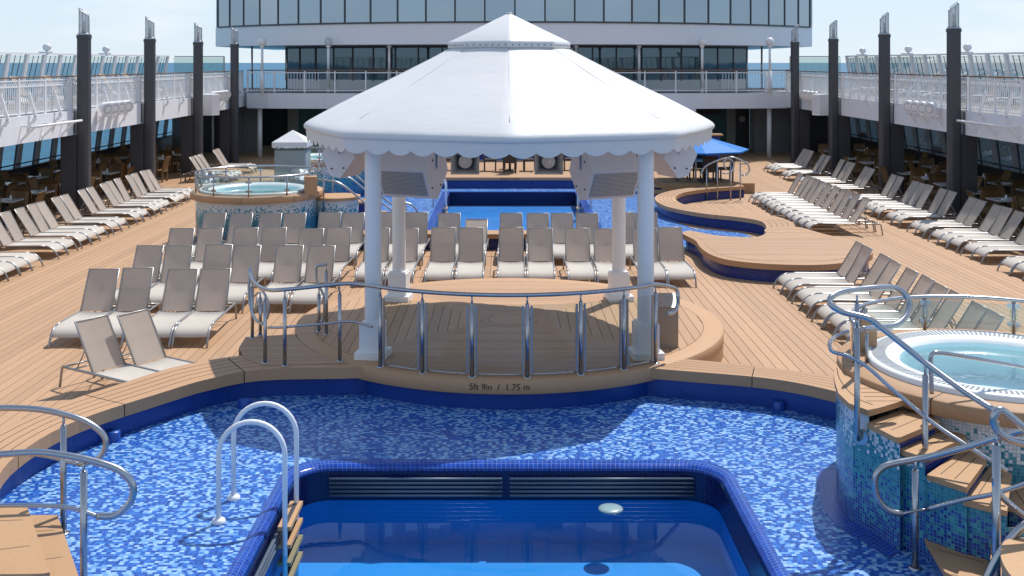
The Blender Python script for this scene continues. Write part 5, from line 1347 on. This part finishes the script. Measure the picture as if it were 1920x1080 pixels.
for k in range(36):
    p, q = path[k], path[k+1]
    for zz, nm in ((4.02, 'top_rail'), (3.18, 'bottom_rail')):
        b = MB(); b.bar((p.x, p.y, zz), (q.x, q.y, zz), .045, .045); b.build(nm, 'white', t)
    b = MB(); b.bar((p.x, p.y, 4.13), (q.x, q.y, 4.13), .06, .05); b.build('handrail', 'rail_wood', t)
    if k % 2 == 0:
        b = MB(); b.bar((p.x, p.y, 3.08), (p.x, p.y, 4.1), .06, .06); b.build('post', 'white', t)
    if 5 <= k < 31:
        b = MB(); b.poly([(p.x, p.y+.02, 3.3), (q.x, q.y+.02, 3.3), (q.x, q.y+.02, 3.95), (p.x, p.y+.02, 3.95)]); b.build('glass_pane', 'glass', t)
    else:
        b = MB()
        for j in range(5):
            r_ = p.lerp(q, (j+.5)/5); b.bar((r_.x, r_.y, 3.18), (r_.x, r_.y, 4.02), .022, .022)
        b.build('balusters', 'white', t)
for px, op in ((492, 1), (616, 0), (730, 0), (1080, 0), (1198, 0), (1316, 1), (1443, 1)):
    p = aty(px, 80, 51.25); t = thing('lamp_post', 'white lamp post with %s globe on the balcony, %s' % ('an opal' if op else 'a clear', {492: 'leftmost of the row', 616: 'second from left', 730: 'left of the gazebo cap', 1080: 'right of the gazebo cap', 1198: 'third from right', 1316: 'second from right', 1443: 'rightmost of the row'}[px]), 'lamp', (p.x, 51.25, 3.1), 'globe lamp posts on the balcony')
    b = MB(); b.tube([(p.x, 51.2, 3.06), (p.x, 51.2, 4.1)], .09, 10); b.tube([(p.x, 51.2, 4.1), (p.x, 51.2, 5.22)], .06, 10); b.lathe([(.06, 5.18), (.12, 5.25), (.10, 5.3)], p.x, 51.2, 12); b.build('pole', 'white', t)
    b = MB(); b.lathe([(.09, 5.27), (.17, 5.34), (.205, 5.46), (.17, 5.58), (.09, 5.65), (0, 5.67)], p.x, 51.2, 20); b.build('globe', 'whiteglobe' if op else 'globe', t)
for i, (x, y) in enumerate(((-13.2, 56.5), (-11.6, 57.5), (13.4, 57.5), (12.4, 56.5))):
    b = MB(); b.tube([(x, y, 3.1), (x, y, 5.35)], .05, 8); tag(b.build('support_pole', 'alu'), ['thin grey pole under the white band, far left', 'thin grey pole beside the lounge windows, left', 'thin grey pole under the white band, far right', 'thin grey pole beside the lounge windows, right'][i], 'pole', 'thin poles under the white band')
# rooms under the balcony
rm = thing('rear_bulkhead', 'shaded rear wall with teal panels and dark doors under the balcony', 'wall', (0, 58, 0))
D = 57.0
def panel(x0, x1, z0, z1, m_, nm, dy=0.0):
    b = MB(); b.box(((x0+x1)/2, D+dy, (z0+z1)/2), (x1-x0-.02, .12, z1-z0)); return b.build(nm, m_, rm)
panel(-14.5, -11.5, 0, 2.33, 'walldark', 'panel', 2.5); panel(-11.45, -10.9, 0, 2.33, 'wallcream', 'panel'); panel(-10.9, -9.6, 0, 2.33, 'teal', 'panel'); panel(-9.6, -6, 0, 2.33, 'red', 'panel')
panel(-6, 6, 0, 2.33, 'walldark', 'panel'); panel(6, 9, 0, 2.33, 'walldark', 'panel'); panel(9, 11.45, 0, 2.33, 'teal', 'panel'); panel(11.45, 11.9, 0, 2.33, 'wallcream', 'panel')
dr = panel(11.9, 12.65, 0, 2.15, 'walldark', 'door', .05); panel(12.65, 12.95, 0, 2.33, 'wallcream', 'panel'); dr2 = panel(12.95, 13.4, .1, 2.15, 'walldark', 'door', .05); panel(13.4, 16.9, 0, 2.33, 'wallcream', 'panel')
b = MB(); b.tube([(12.25, 57-.03, 1.55), (12.25, 57-.04, 1.55)], .17, 16); b.build('window', 'wallcream', dr)
b = MB(); b.tube([(13.15, 57-.03, 1.4), (13.15, 57-.04, 1.4)], .13, 16); b.build('window', 'wallcream', dr2)
for k in range(9):
    b = MB(); b.box((-14.3+k*.33, 59.3, 1.16), (.04, .04, 2.3)); b.build('slat', 'dark', rm)
b = MB(); b.box((10.55, 56.7, 2.0), (1.1, .08, .42)); tag(b.build('wall_screen', 'dark'), 'black television hanging on the teal wall under the balcony', 'television')
for x, lab in ((-11.75, 'slim white support post under the left end of the balcony'), (12.45, 'slim white support post under the right end of the balcony')):
    b = MB(); b.tube([(x, 51.9, 0), (x, 51.9, 2.34)], .11, 12); tag(b.build('support_post', 'white'), lab, 'post', 'support posts under the balcony')
